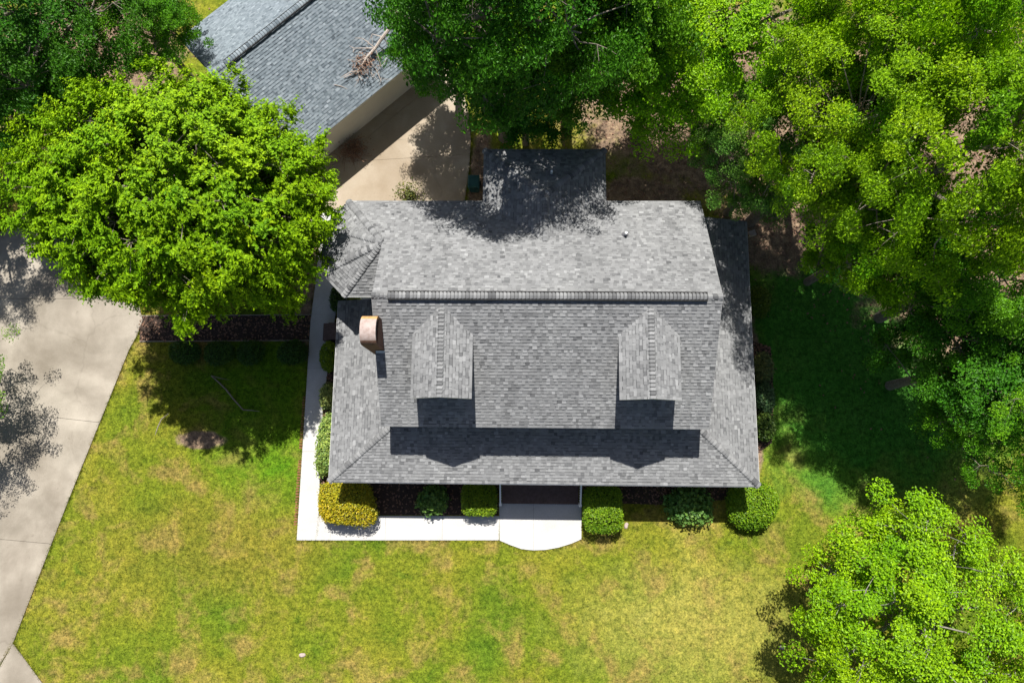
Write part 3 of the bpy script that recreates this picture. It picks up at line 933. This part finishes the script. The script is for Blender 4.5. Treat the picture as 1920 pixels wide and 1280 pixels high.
# ------------------------------------------------------------------ vegetation builders
def unit(v):
    return v / (np.linalg.norm(v, axis=-1, keepdims=True) + 1e-9)
def leaves(centers, normals, size, r, aspect=.62, fold=.18, dirs=None):
    """folded leaf blades: 4 verts, 2 triangles each; size may be an array"""
    n = len(centers)
    normals = unit(normals)
    a = r.normal(size=(n, 3)) if dirs is None else dirs
    a = unit(a - normals * np.sum(a * normals, 1, keepdims=True))
    b = np.cross(normals, a)
    s = np.broadcast_to(np.asarray(size, float).reshape(-1, 1), (n, 1))
    V = np.stack([centers - a * s * .5, centers + b * s * aspect * .5 + normals * s * fold, centers + a * s * .5, centers - b * s * aspect * .5 + normals * s * fold], 1)
    i = np.arange(n)[:, None] * 4
    F = np.concatenate([i + [0, 1, 2], i + [0, 2, 3]], 1).reshape(-1, 3)
    return V.reshape(-1, 3), F
def make_deciduous(seed, R, zc, rz, ncl, per, lsize, nlimb=8, low=-.35, flat=.45, csize=(.65, 1.15), fill=45):
    """returns (wood mesh, leaf mesh), standing at the origin"""
    r = np.random.default_rng(seed)
    wood = MB()
    h0 = max(1.5, zc - rz * .75)
    lean = r.normal(size=2) * .25
    tr_ = .035 * (zc + rz) * .6 + .05
    top = np.array([lean[0], lean[1], zc + rz * .2])
    wood.tube([(0, 0, -.05), (lean[0] * .2, lean[1] * .2, h0 * .5), (lean[0] * .6, lean[1] * .6, h0), top], [tr_ * 1.25, tr_, tr_ * .8, tr_ * .3], 8)
    nodes = []
    for i in range(nlimb):
        az = 2.399 * i + r.uniform(-.3, .3)
        el = r.uniform(.15, 1.0)
        st = np.array([lean[0] * .6, lean[1] * .6, h0 + (zc - h0) * r.uniform(-.15, .7)])
        Ln = R * r.uniform(.62, .92)
        P = [st]
        for k in range(1, 6):
            t = k / 5
            q = st + np.array([math.cos(az), math.sin(az), 0]) * Ln * t * math.cos(el * .6) + np.array([0, 0, 1]) * rz * math.sin(el) * t * (1.15 - .35 * t)
            q = q + r.normal(size=3) * .16 * t
            P.append(q)
        wood.tube(P, [tr_ * .48 * (1 - .8 * k / 5) + .015 for k in range(6)], 5)
        for k in range(2, 6):
            nodes.append(P[k])
    nodes = np.array(nodes + [top])
    lob = r.normal(size=(7, 3))
    lob[:, 2] *= .5
    lob = unit(lob)
    lamp = r.uniform(-.22, .26, 7)
    nb_ = max(10, ncl // 4)
    d = unit(r.normal(size=(nb_ * 12, 3)))
    d = d[d[:, 2] > low]
    # spread the boughs: drop candidates that sit too close to one already kept
    kept = []
    for q in d:
        if len(kept) >= nb_: break
        if all(q @ k_ < 1 - r.uniform(.015, .08) for k_ in kept): kept.append(q)
    d = np.array(kept)
    rad = 1 + ((d @ lob.T).clip(0, 1) ** 4 * lamp * 1.3).sum(1)
    shell = r.uniform(.55, 1.0, len(d)) ** .6
    cen = d * (rad * shell)[:, None] * np.array([R, R, rz]) + np.array([lean[0], lean[1], zc])
    LV, LF, LT, off = [], [], [], 0
    for c, dd in zip(cen, d):
        j = np.argmin(np.linalg.norm(nodes - c, axis=1))
        mid = (nodes[j] + c) / 2 + r.normal(size=3) * .18
        wood.tube([nodes[j], mid, c], [.045, .03, .014], 5, False)
        br = r.uniform(.95, 1.5) * (R / 5) ** .5
        bt = np.clip(r.normal(.5, .22), 0, 1)
        for h in range(int(r.integers(4, 8))):
            sc_ = c + r.normal(size=3) * np.array([br, br, br * flat]) * .55
            sc_[2] -= .25 * np.hypot(sc_[0] - c[0], sc_[1] - c[1])
            wood.tube([c, (c + sc_) / 2 + r.normal(size=3) * .06, sc_], [.013, .009, .004], 3, False)
            cs = r.uniform(*csize) * .72
            n = int(per * 1.22 * r.uniform(.6, 1.3))
            q = unit(r.normal(size=(n, 3))) * r.uniform(.1, 1, (n, 1)) ** .5 * np.array([cs, cs, cs * flat])
            nn = np.array([0, 0, .62]) + .95 * dd + r.normal(size=(n, 3)) * .45
            q[:, 2] += .12
            V, F = leaves(sc_ + q, nn, lsize * r.uniform(.5, 1.15, n), r)
            LV.append(V); LF.append(F + off); off += len(V)
            LT.append(np.full(len(F), np.clip(bt + r.normal(0, .08), 0, 1)))
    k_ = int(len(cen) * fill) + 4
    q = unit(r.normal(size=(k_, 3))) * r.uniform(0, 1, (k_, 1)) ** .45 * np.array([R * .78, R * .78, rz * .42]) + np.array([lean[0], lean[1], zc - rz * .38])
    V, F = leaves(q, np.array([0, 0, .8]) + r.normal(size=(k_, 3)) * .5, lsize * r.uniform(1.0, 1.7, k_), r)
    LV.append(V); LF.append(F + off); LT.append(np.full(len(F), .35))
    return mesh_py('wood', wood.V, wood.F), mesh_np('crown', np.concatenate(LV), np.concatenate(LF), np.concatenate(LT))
def make_cypress(seed, R, zc, rz, nsp=640):
    r = np.random.default_rng(seed)
    wood = MB()
    wood.tube([(0, 0, -.05), (.1, 0, 2), (.05, .1, 6), (0, 0, zc + rz * .5)], [.42, .34, .25, .05], 9)
    nbo = nsp // 7
    d = unit(r.normal(size=(nbo * 14, 3)))
    d = d[d[:, 2] > -.45]
    kept = []
    for q in d:
        if len(kept) >= nbo: break
        if all(q @ k_ < 1 - r.uniform(.006, .028) for k_ in kept): kept.append(q)
    d = np.array(kept)
    shell = np.where(r.random(len(d)) < .72, r.uniform(.90, 1.03, len(d)), r.uniform(.5, .85, len(d)))
    cen = d * shell[:, None] * np.array([R, R * .86, rz])
    cen[:, 2] += zc - .25 * cen[:, 0]
    ex = np.stack([r.uniform(1.8, 4.3, 22), r.uniform(-3.6, 1.8, 22), r.uniform(4.0, 6.4, 22)], 1)
    cen = np.concatenate([cen, ex])
    d = np.concatenate([d, unit(ex - np.array([0, 0, zc - 1.]))])
    LV, LF, LT, off = [], [], [], 0
    for c, dd in zip(cen, d):
        base = np.array([0, 0, max(2.0, c[2] - 1.2 - .45 * np.hypot(c[0], c[1]))])
        m_ = base * .45 + c * .55 + r.normal(size=3) * .2 - (0, 0, .3)
        wood.tube([base, m_, c], [.10, .06, .02], 5, False)
        bt = np.clip(r.normal(.5, .16), 0, 1)
        bo = unit(np.array([dd[0], dd[1], dd[2] * .5 + .30]))
        for h in range(6):
            cc_ = c + r.normal(size=3) * np.array([.54, .54, .26]) + bo * r.uniform(-.4, .3)
            out = unit(bo + r.normal(size=3) * .30)
            cs = r.uniform(.5, .85)
            T = np.clip(bt + r.normal(0, .08), 0, 1)
            wood.tube([c - bo * .4, cc_], [.018, .008], 3, False)
            for k in range(14):
                td = unit(out + r.normal(size=3) * .50)
                L = cs * r.uniform(.55, 1.1)
                s0 = cc_ + r.normal(size=3) * .13
                n = 15
                t = np.linspace(.05, 1, n)[:, None]
                P = s0 + td * L * t + np.array([0, 0, -.10]) * t ** 2 + r.normal(size=(n, 3)) * .035
                side = unit(np.cross(td, r.normal(size=3)))
                dirs = unit(td * .8 + side * np.where(np.arange(n)[:, None] % 2, .8, -.8) + r.normal(size=(n, 3)) * .3)
                nn = np.array([0, 0, .55]) + dd * .85 + r.normal(size=(n, 3)) * .42
                V, F = leaves(P, nn, r.uniform(.13, .22, n) * (1.15 - .45 * t[:, 0]), r, .50, .05, dirs)
                LV.append(V); LF.append(F + off); off += len(V)
                LT.append(np.full(len(F), T))
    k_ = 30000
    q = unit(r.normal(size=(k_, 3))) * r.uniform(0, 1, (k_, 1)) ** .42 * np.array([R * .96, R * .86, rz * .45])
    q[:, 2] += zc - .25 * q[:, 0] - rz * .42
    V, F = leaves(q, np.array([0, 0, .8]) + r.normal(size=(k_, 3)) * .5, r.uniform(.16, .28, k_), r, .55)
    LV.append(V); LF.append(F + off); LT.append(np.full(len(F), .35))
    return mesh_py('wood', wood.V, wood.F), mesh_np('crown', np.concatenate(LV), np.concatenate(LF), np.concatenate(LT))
def make_bush(seed, rx, ry, h, n, lsize, box=2.0, ragged=.06, open_=0.0):
    """clipped or loose shrub: superellipsoid of leaves round a twiggy core, standing at the origin"""
    r = np.random.default_rng(seed)
    d = unit(r.normal(size=(n, 3)))
    d[:, 2] = np.abs(d[:, 2]) * 1.0 - .25 * (r.random(n) < .35)
    d = unit(d)
    e = box
    k = 1 / (np.abs(d[:, 0]) ** e + np.abs(d[:, 1]) ** e + np.abs(d[:, 2]) ** e) ** (1 / e)
    lob = unit(r.normal(size=(9, 3)))
    bump = 1 + ((d @ lob.T).clip(0, 1) ** 6 * r.uniform(-.12, .12, 9) * (1 + 6 * ragged)).sum(1)
    rad = k * bump * (1 - np.abs(r.normal(size=n)) * (.10 + open_))
    c = d * rad[:, None] * np.array([rx, ry, h * .62]) + np.array([0, 0, h * .38])
    c += r.normal(size=(n, 3)) * ragged * .6
    c[:, 2] = np.maximum(c[:, 2], .04)
    nn = d * .8 + np.array([0, 0, .35]) + r.normal(size=(n, 3)) * .5
    V, F = leaves(c, nn, lsize * r.uniform(.6, 1.5, n), r, .7)
    patch = ((d @ lob.T).clip(0, 1) ** 5 * r.uniform(-.5, .5, 9)).sum(1)
    T = np.clip(np.repeat(r.normal(.5, .25, n) + patch, 2), 0, 1)
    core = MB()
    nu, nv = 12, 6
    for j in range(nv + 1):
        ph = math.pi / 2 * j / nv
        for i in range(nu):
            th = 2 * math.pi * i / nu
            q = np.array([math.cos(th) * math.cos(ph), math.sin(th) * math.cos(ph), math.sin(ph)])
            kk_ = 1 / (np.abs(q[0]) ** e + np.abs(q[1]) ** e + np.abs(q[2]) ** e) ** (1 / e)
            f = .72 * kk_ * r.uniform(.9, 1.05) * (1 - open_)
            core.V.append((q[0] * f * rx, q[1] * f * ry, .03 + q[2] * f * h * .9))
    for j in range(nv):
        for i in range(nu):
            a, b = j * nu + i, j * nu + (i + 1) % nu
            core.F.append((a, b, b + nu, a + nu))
    return mesh_py('core', core.V, core.F), mesh_np('foliage', V, F, T)

def place_tree(name, label, meshes, loc, rz, scale, color, group=None, bark='bark', leafmat='leaf', cat='tree', sz=None):
    t = empty(name, (loc[0], loc[1], 0), label, cat, group)
    t.rotation_euler = (0, 0, rz)
    t.scale = (scale, scale, sz if sz else scale)
    w = bpy.data.objects.new('trunk', meshes[0])
    c = bpy.data.objects.new('crown', meshes[1])
    if not meshes[0].materials: meshes[0].materials.append(M[bark])
    if not meshes[1].materials: meshes[1].materials.append(M[leafmat])
    for o in (w, c):
        link(o, t)
    c.color = tuple(color) + (1,)
    return t

# ------------------------------------------------------------------ the big feathery tree on the left
cyp = make_cypress(3, 5.05, 8.7, 3.2, 1960)
place_tree('cypress_tree', 'big rounded bright green feathery tree between driveway and turret', cyp, (-14.6, 10.8), 0, 1.0, (.195, .355, .004), leafmat='needle')

# ------------------------------------------------------------------ woodland trees
kindA = make_deciduous(101, 5.0, 9.0, 3.6, 205, 215, .155, 9)
kindB = make_deciduous(102, 4.6, 9.5, 3.9, 190, 230, .14, 8, flat=.40)
kindC = make_deciduous(103, 4.2, 8.0, 3.2, 165, 225, .17, 8, flat=.38, csize=(.75, 1.3))
kindE = make_deciduous(106, 4.0, 7.5, 3.0, 150, 120, .15, 8, flat=.45, fill=12)
kindD = make_deciduous(104, 5.2, 8.5, 3.4, 230, 190, .13, 10, flat=.42, csize=(.6, 1.0))
GRP = 'woodland trees round the house'
SHADE_G, MG, YG, LG, OG = (.052, .180, .009), (.098, .280, .008), (.225, .430, .004), (.130, .290, .034), (.215, .400, .006)  # first colour is darkened to stand in for shade on those crowns
trees = [
    # photo x, y of crown middle, height of that point, mesh, turn, scale, colour, label
    (925, -30, 12.6, kindA, 2.4, .96, SHADE_G, 'dark green broad tree behind the rear wing, overhanging the garage corner'),
    (835, 45, 6.5, kindC, 4.2, .60, MG, 'small green tree overhanging the rear drive beside the garage wall'),
    (985, 150, 6.5, kindC, 5.1, .58, SHADE_G, 'small dark understory tree just behind the rear wing roof'),
    (1085, 30, 10, kindC, 1.9, .90, MG, 'mid green tree at the top edge, right of the darkest tree behind the rear wing'),
    (1235, 122, 7, kindC, 3.1, .86, YG, 'bright yellow-green tree at the wood edge, up and right of the rear wing'),
    (1400, 45, 9, kindB, .2, .90, YG, 'yellow-green tree at the top edge, above the pale grey-green tree'),
    (1455, 285, 7.5, kindD, 2.2, .62, LG, 'pale grey-green tree above the right rear corner of the house roof'),
    (1575, 235, 11, kindB, 4.0, .74, OG, 'olive-yellow tree behind the dark gap right of the house'),
    (1695, 50, 12.5, kindA, 2.9, .68, YG, 'bright green tree at the top edge, second from the right corner'),
    (1880, 50, 10, kindD, .9, .78, MG, 'fresh green tree in the top right corner of the wood'),
    (1795, 300, 12, kindA, 5.2, .76, OG, 'golden-green tree at the right edge, above the middle of the wood'),
    (1645, 445, 7.5, kindC, .7, .62, YG, 'low green tree right of the dark gap, nearest the house\'s right side'),
    (1860, 510, 9, kindB, 1.5, .72, MG, 'green tree at the right edge, level with the front dormers'),
    (1830, 690, 7.0, kindC, 2.6, .72, SHADE_G, 'green tree on the right, shade painted into its leaf colour, next above the lone front-lawn tree'),
    (1950, 770, 7.5, kindD, 3.8, .66, MG, 'mid green tree cut by the right edge above the lone front-lawn tree'),
    (45, 60, 9, kindA, 3.3, .85, SHADE_G, 'dark tree in the top left corner'),
    (10, 175, 7, kindC, 1.1, .72, SHADE_G, 'dark tree at the left edge, behind the big feathery tree'),
    (252, 30, 7, kindB, 5.0, .60, MG, 'small green tree touching the garage\'s pale rear roof slope'),
]
for (u, v, zc_, km, rz_, sc, col, lab) in trees:
    p = px(u, v, zc_)
    jit = tuple(c * random.uniform(.92, 1.08) for c in col)
    place_tree('broadleaf_tree', lab, km, p, rz_, sc, jit, GRP, sz=zc_ / {id(kindA): 9.0, id(kindB): 9.5, id(kindC): 8.0, id(kindD): 8.5}[id(km)])
fr = make_deciduous(105, 4.5, 5.6, 2.7, 225, 210, .135, 11, flat=.42, csize=(.6, 1.0), fill=30)
p = px(1728, 1172, 5.6)
place_tree('broadleaf_tree', 'lone yellow-green tree with pale branches on the front lawn, bottom right', fr, p, .6, 1.0, (.225, .400, .004), bark='palebark')
p = (-28.2, 2.7)
place_tree('broadleaf_tree', 'tree at the left edge leaning over the driveway', kindE, p, 2.0, .74, (.10, .22, .008), GRP, sz=.5)
p = (-29.3, 15.0)
place_tree('broadleaf_tree', 'dark tree beyond the left edge shading the driveway end', kindA, p, 2.0, .72, SHADE_G, GRP, sz=.85)

# ------------------------------------------------------------------ shrubs
def shrub(name, label, u, v, wpx, hpx, h, n, ls, col, seed, box=2.0, ragged=.05, open_=0.0, group=None, rz=0.0):
    p = px(u, v, h * .6)
    sc = (CAM_H - h * .6) / FOC / .985
    me = make_bush(seed, wpx * sc / 2, hpx * sc / 2, h, n, ls, box, ragged, open_)
    t = empty(name, (p[0], p[1], 0.01), label, 'shrub', group)
    t.rotation_euler = (0, 0, rz)
    a = bpy.data.objects.new('core', me[0]); me[0].materials.append(M['core']); link(a, t)
    b = bpy.data.objects.new('foliage', me[1]); me[1].materials.append(M['shrubleaf']); link(b, t)
    b.color = tuple(col) + (1,)
    return t
GS = 'shrubs planted along the house front'
shrub('clipped_hedge', 'clipped golden-yellow hedge at the walk corner, bottom left of the house', 645, 942, 94, 72, 1.4, 10000, .085, (.37, .33, .016), 1, 5, .09, .02, GS)
shrub('hydrangea', 'loose green plant in the front bed between yellow and green hedges', 810, 938, 58, 52, .95, 1500, .16, (.11, .22, .045), 2, 2, .14, .22, GS)
shrub('clipped_hedge', 'clipped green hedge just left of the front steps', 898, 936, 62, 56, 1.2, 7000, .075, (.17, .27, .012), 3, 6, .06, .01, GS)
shrub('clipped_hedge', 'clipped green hedge just right of the front steps', 1130, 953, 70, 80, 1.4, 9000, .075, (.16, .28, .010), 4, 6, .06, .01, GS)
shrub('hydrangea', 'loose leafy plant on the lawn edge right of the front steps', 1290, 945, 84, 64, 1.05, 1900, .17, (.12, .24, .05), 5, 2, .16, .26, GS)
shrub('round_shrub', 'wide rounded shrub at the front right corner of the house', 1412, 948, 94, 82, 1.25, 9500, .085, (.15, .27, .010), 6, 2.4, .09, .03, GS)
shrub('round_shrub', 'round light green shrub by the left walk, beside the side steps', 616, 668, 34, 56, .95, 3000, .075, (.17, .27, .010), 7, 2.3, .05, 0, GS)
shrub('leafy_plant', 'variegated plant beside the left walk, middle of three', 614, 742, 28, 46, .75, 1500, .10, (.26, .33, .10), 8, 2.3, .08, .05, GS)
shrub('low_hedge', 'long pale green low hedge beside the left walk, nearest the front', 611, 832, 32, 108, .85, 3600, .10, (.24, .34, .08), 9, 3, .11, .08, GS)
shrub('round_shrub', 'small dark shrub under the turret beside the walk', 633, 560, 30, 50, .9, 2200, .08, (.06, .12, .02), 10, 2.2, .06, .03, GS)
for k, (u, v, w, h) in enumerate(((1432, 690, 36, 60), (1434, 745, 34, 60), (1436, 800, 34, 52))):
    shrub('leafy_plant', ('grey-green shrub along the right wall, farthest back', 'blue-green shrub along the right wall, middle of three', 'green shrub along the right wall, nearest the front')[k],
          u, v, w, h, .9, 2000, .10, ((.17, .2, .07), (.07, .14, .06), (.09, .16, .03))[k], 20 + k, 2.2, .08, .08, GS)
shrub('leafy_plant', 'bright shrub by the right side wall under the wood', 1424, 565, 40, 60, 1.0, 2200, .10, (.12, .18, .014), 24, 2.2, .1, .1, GS)
ro = 'row of shrubs along the shaded path'
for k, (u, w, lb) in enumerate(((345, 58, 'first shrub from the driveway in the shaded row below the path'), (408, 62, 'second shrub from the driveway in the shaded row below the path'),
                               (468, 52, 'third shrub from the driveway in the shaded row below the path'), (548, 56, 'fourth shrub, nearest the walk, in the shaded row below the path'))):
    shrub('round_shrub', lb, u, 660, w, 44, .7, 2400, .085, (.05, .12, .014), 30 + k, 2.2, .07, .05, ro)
shrub('sparse_shrub', 'sparse straggly shrub behind the house on the rear drive', 765, 358, 62, 44, 1.3, 420, .10, (.11, .13, .03), 40, 2, .22, .45)

# ------------------------------------------------------------------ dead branch on the garage roof, brush pile, fallen branch on the lawn
def rplane(u, v):                          # photo point on the garage front slope
    d = RM @ np.array([(u - 960) / FOC, (640 - v) / FOC, -1.0])
    a, b = gn[0] * gs, gn[1] * gs
    c = GE - a * GA[0] - b * GA[1]
    t = (c - CAM_H) / (d[2] - a * d[0] - b * d[1])
    return np.array([0, 0, CAM_H]) + t * d
r = np.random.default_rng(77)
pts = [rplane(748, 60) + (0, 0, .9), rplane(722, 82) + (0, 0, .55), rplane(706, 97) + (0, 0, .3), rplane(690, 112) + (0, 0, .22), rplane(672, 136) + (0, 0, .12), rplane(645, 148) + (0, 0, .08)]
db = empty('dead_branch', rplane(690, 112), 'bare grey dead branch lying on the garage roof', 'branch')
MB().tube(pts, [.10, .085, .07, .055, .035, .015], 7).build('stem', M['deadwood'], db)
tw = MB()
for (st, ends) in ((1, [(738, 100), (748, 118)]), (2, [(684, 80), (674, 78)]), (2, [(668, 92), (662, 94)]), (3, [(706, 132), (716, 156), (720, 152)]), (3, [(676, 104), (668, 116)]),
                   (4, [(660, 140), (640, 152)]), (4, [(688, 140), (684, 134)]), (2, [(716, 128), (726, 116)]), (3, [(672, 120), (654, 118)]), (4, [(676, 150), (682, 158)]),
                   (1, [(700, 70), (690, 85)]), (3, [(694, 128), (700, 150)])):
    P = [pts[st]]
    for e in ends:
        P.append(rplane(*e) + (0, 0, r.uniform(.06, .35)))
    tw.tube(P, [.032] + [.018] * (len(P) - 2) + [.007], 5)
    for k in range(3):
        q = P[1] + (P[-1] - P[1]) * r.uniform(0, 1)
        e = q + r.normal(size=3) * (.35, .35, .08)
        e[2] = max(e[2], q[2] - .05)
        tw.tube([q, e], [.011, .004], 4)
tw.build('twigs', M['deadwood'], db)
cc = np.array([rplane(679, 116) + (0, 0, .12)])
n = 420
V, F = leaves(cc + r.normal(size=(n, 3)) * (.36, .42, .07), np.array([0, 0, .7]) + r.normal(size=(n, 3)) * .6, .10 * r.uniform(.6, 1.3, n), r)
obj('dead_leaves', mesh_np('dead_leaves', V, F), M['deadleaf'], db)
st_ = [rplane(627, 160) + (0, 0, .04), rplane(640, 163) + (0, 0, .05), rplane(652, 168) + (0, 0, .03)]
obj_ = MB().tube(st_, [.02, .018, .01], 5).build('stick', M['deadwood'], label='short curved dark stick lying alone on the garage roof', cat='stick')

bp = px(664, 285)
brush = empty('brush_pile', bp, 'reddish-brown pile of cut twigs at the garage wall foot', 'brush pile')
tw = MB()
for k in range(46):
    a = bp + r.normal(size=3) * (.32, .3, 0) + (0, 0, r.uniform(.06, .5))
    dd = unit(r.normal(size=3) * (1, 1, .25))
    tw.tube([a - dd * .5, a + r.normal(size=3) * .06, a + dd * r.uniform(.3, .7)], [.014, .011, .004], 4)
tw.V = [(a, b, max(c, .055)) for a, b, c in tw.V]
tw.build('twigs', M['deadleaf'], brush)
n = 500
q = bp + r.normal(size=(n, 3)) * (.34, .32, .12) + (0, 0, .25)
q[:, 2] = np.maximum(q[:, 2], .06)
V, F = leaves(q, np.array([0, 0, .6]) + r.normal(size=(n, 3)) * .6, .11 * r.uniform(.6, 1.3, n), r)
obj('dead_leaves', mesh_np('dead_leaves', V, F), M['deadleaf'], brush)

fb = empty('fallen_branch', px(430, 735), 'brown fallen branch lying on the shaded left lawn', 'branch')
P = [px(u, v, .08) for u, v in ((396, 704), (412, 718), (424, 730), (438, 748), (456, 768))]
MB().tube(P, [.03, .04, .042, .04, .03], 6).build('stem', M['bark'], fb)
MB().tube([P[4], px(472, 769, .07), px(487, 771, .04)], [.035, .022, .01], 5).build('twig', M['bark'], fb)
MB().tube([P[0], px(414, 709, .05), px(430, 712, .04)], [.025, .018, .008], 5).build('twig', M['bark'], fb)
ro_ = MB()
ro_.tube([px(u, v, .012) for u, v in ((316, 775), (303, 785), (296, 800), (291, 815))], [.02, .03, .03, .015], 5)
ro_.build('surface_root', M['bark'], label='thin dark root curving over the bare patch of the left lawn', cat='root')

# pale stones on the lawn
for (u, v, lab) in ((567, 1227, 'pale flat stone on the lower lawn left of the middle'), (1466, 1213, 'pale flat stone on the lawn beside the lone front tree'), (1174, 985, 'small pale stone on the lawn beside the right clipped hedge')):
    p = px(u, v)
    b = MB()
    rr = np.random.default_rng(u)
    k = 9
    for z, s_ in ((0, 1.0), (.05, .95), (.075, .6)):
        for i in range(k):
            th = 2 * math.pi * i / k
            q = s_ * .13 * (1 + .3 * math.sin(2 * th + u)) * rr.uniform(.85, 1.1)
            b.V.append((p[0] + q * math.cos(th), p[1] + q * math.sin(th), z))
    for j in range(2):
        for i in range(k):
            b.F.append((j * k + i, j * k + (i + 1) % k, (j + 1) * k + (i + 1) % k, (j + 1) * k + i))
    b.F.append(tuple(range(2 * k, 3 * k)))
    b.build('stone', M['cap'], label=lab, cat='stone')

# ------------------------------------------------------------------ grass and leaf litter
r = np.random.default_rng(5)
n = 210000
P = np.stack([r.uniform(-33, 27, n), r.uniform(-13, 16, n)], 1)
keep = np.ones(n, bool)
for pl_ in (DRIVE, SPUR, REAR, WALK_L, WALK_F, WALK_B, PATH, BED_F, BED_L, BED_S):
    keep &= ~inside(P, pl_)
keep &= ~((P[:, 0] > -9.0) & (P[:, 0] < 10.2) & (P[:, 1] > -.6) & (P[:, 1] < 12))
for (cx, cy, rx, ry) in SOIL:
    d = ((P[:, 0] - cx) / rx) ** 2 + ((P[:, 1] - cy) / ry) ** 2
    keep &= d > r.uniform(.5, 1.1, n)
P = P[keep]
E_ = []
for pl_ in (DRIVE, SPUR, WALK_L, WALK_F, WALK_B, REAR):
    for i in range(len(pl_)):
        a_, b_ = np.array(pl_[i]), np.array(pl_[(i + 1) % len(pl_)])
        k_ = int(np.linalg.norm(b_ - a_) * 55)
        if k_ > 0:
            E_.append(a_ + (b_ - a_) * r.random((k_, 1)) + r.normal(size=(k_, 2)) * .05)
E_ = np.concatenate(E_)
ok = ~((E_[:, 0] > -9.6) & (E_[:, 0] < 10.2) & (E_[:, 1] > -3.2) & (E_[:, 1] < 12)) & (E_[:, 0] > -33) & (E_[:, 1] > -13)
for pl_ in (DRIVE, SPUR, WALK_L, WALK_F, WALK_B, REAR, PATH):
    q_ = np.array(pl_)
    c_ = q_.mean(0)
    ok &= ~inside(E_, [tuple(c_ + (v_ - c_) * .985) for v_ in q_])
P = np.concatenate([P, E_[ok]])
n = len(P)
nb = 3
B = np.repeat(P, nb, 0) + r.normal(size=(n * nb, 2)) * .035
az = r.uniform(0, 2 * math.pi, n * nb)
hh = r.uniform(.02, .06, n * nb)
hh[-int(ok.sum()) * nb:] += .05
ww = r.uniform(.010, .020, n * nb)
ln = r.uniform(.01, .06, n * nb)
ax = np.stack([np.cos(az), np.sin(az)], 1)
bx_ = np.stack([-np.sin(az), np.cos(az)], 1)
V = np.zeros((n * nb, 3, 3))
V[:, 0, :2] = B - bx_ * ww[:, None]
V[:, 1, :2] = B + bx_ * ww[:, None]
V[:, 2, :2] = B + ax * ln[:, None]
V[:, :2, 2] = -.005
V[:, 2, 2] = hh
F = np.arange(n * nb * 3).reshape(-1, 3)
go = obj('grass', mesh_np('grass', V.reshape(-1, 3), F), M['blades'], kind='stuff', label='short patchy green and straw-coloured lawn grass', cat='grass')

n = 9000
cz = [SOIL[i] for i in (0, 1, 3, 4, 6, 7)]
L_ = []
for (cx, cy, rx, ry) in cz:
    k = int(n * rx * ry / sum(a[2] * a[3] for a in cz))
    q = r.normal(size=(k, 2)) * .5
    L_.append(np.stack([cx + q[:, 0] * rx, cy + q[:, 1] * ry, r.uniform(.01, .05, k)], 1))
Q = np.concatenate(L_)
for pl_ in (BED_F, BED_L, BED_R, BED_S, PATH):
    q_ = np.array(pl_)
    u_ = r.uniform(q_.min(0), q_.max(0), (700, 2))
    u_ = u_[inside(u_, pl_)]
    Q2 = np.concatenate([u_, r.uniform(.025, .06, (len(u_), 1))], 1)
    L_.append(Q2)
Q = np.concatenate(L_)
ok = ~((Q[:, 0] > -8.9) & (Q[:, 0] < 10.2) & (Q[:, 1] < 12) & (Q[:, 1] > -.5)) & ~inside(Q[:, :2], REAR)
Q = Q[ok]
V, F = leaves(Q, np.array([0, 0, 1]) + r.normal(size=(len(Q), 3)) * .35, .13 * r.uniform(.6, 1.4, len(Q)), r)
obj('leaf_litter', mesh_np('leaf_litter', V, F), M['deadleaf'], kind='stuff', label='brown fallen leaves covering the woodland floor', cat='leaf litter')

scene.render.engine = 'CYCLES'
scene.cycles.max_bounces = 6
scene.cycles.transparent_max_bounces = 4
scene.render.resolution_x, scene.render.resolution_y = 1024, 682
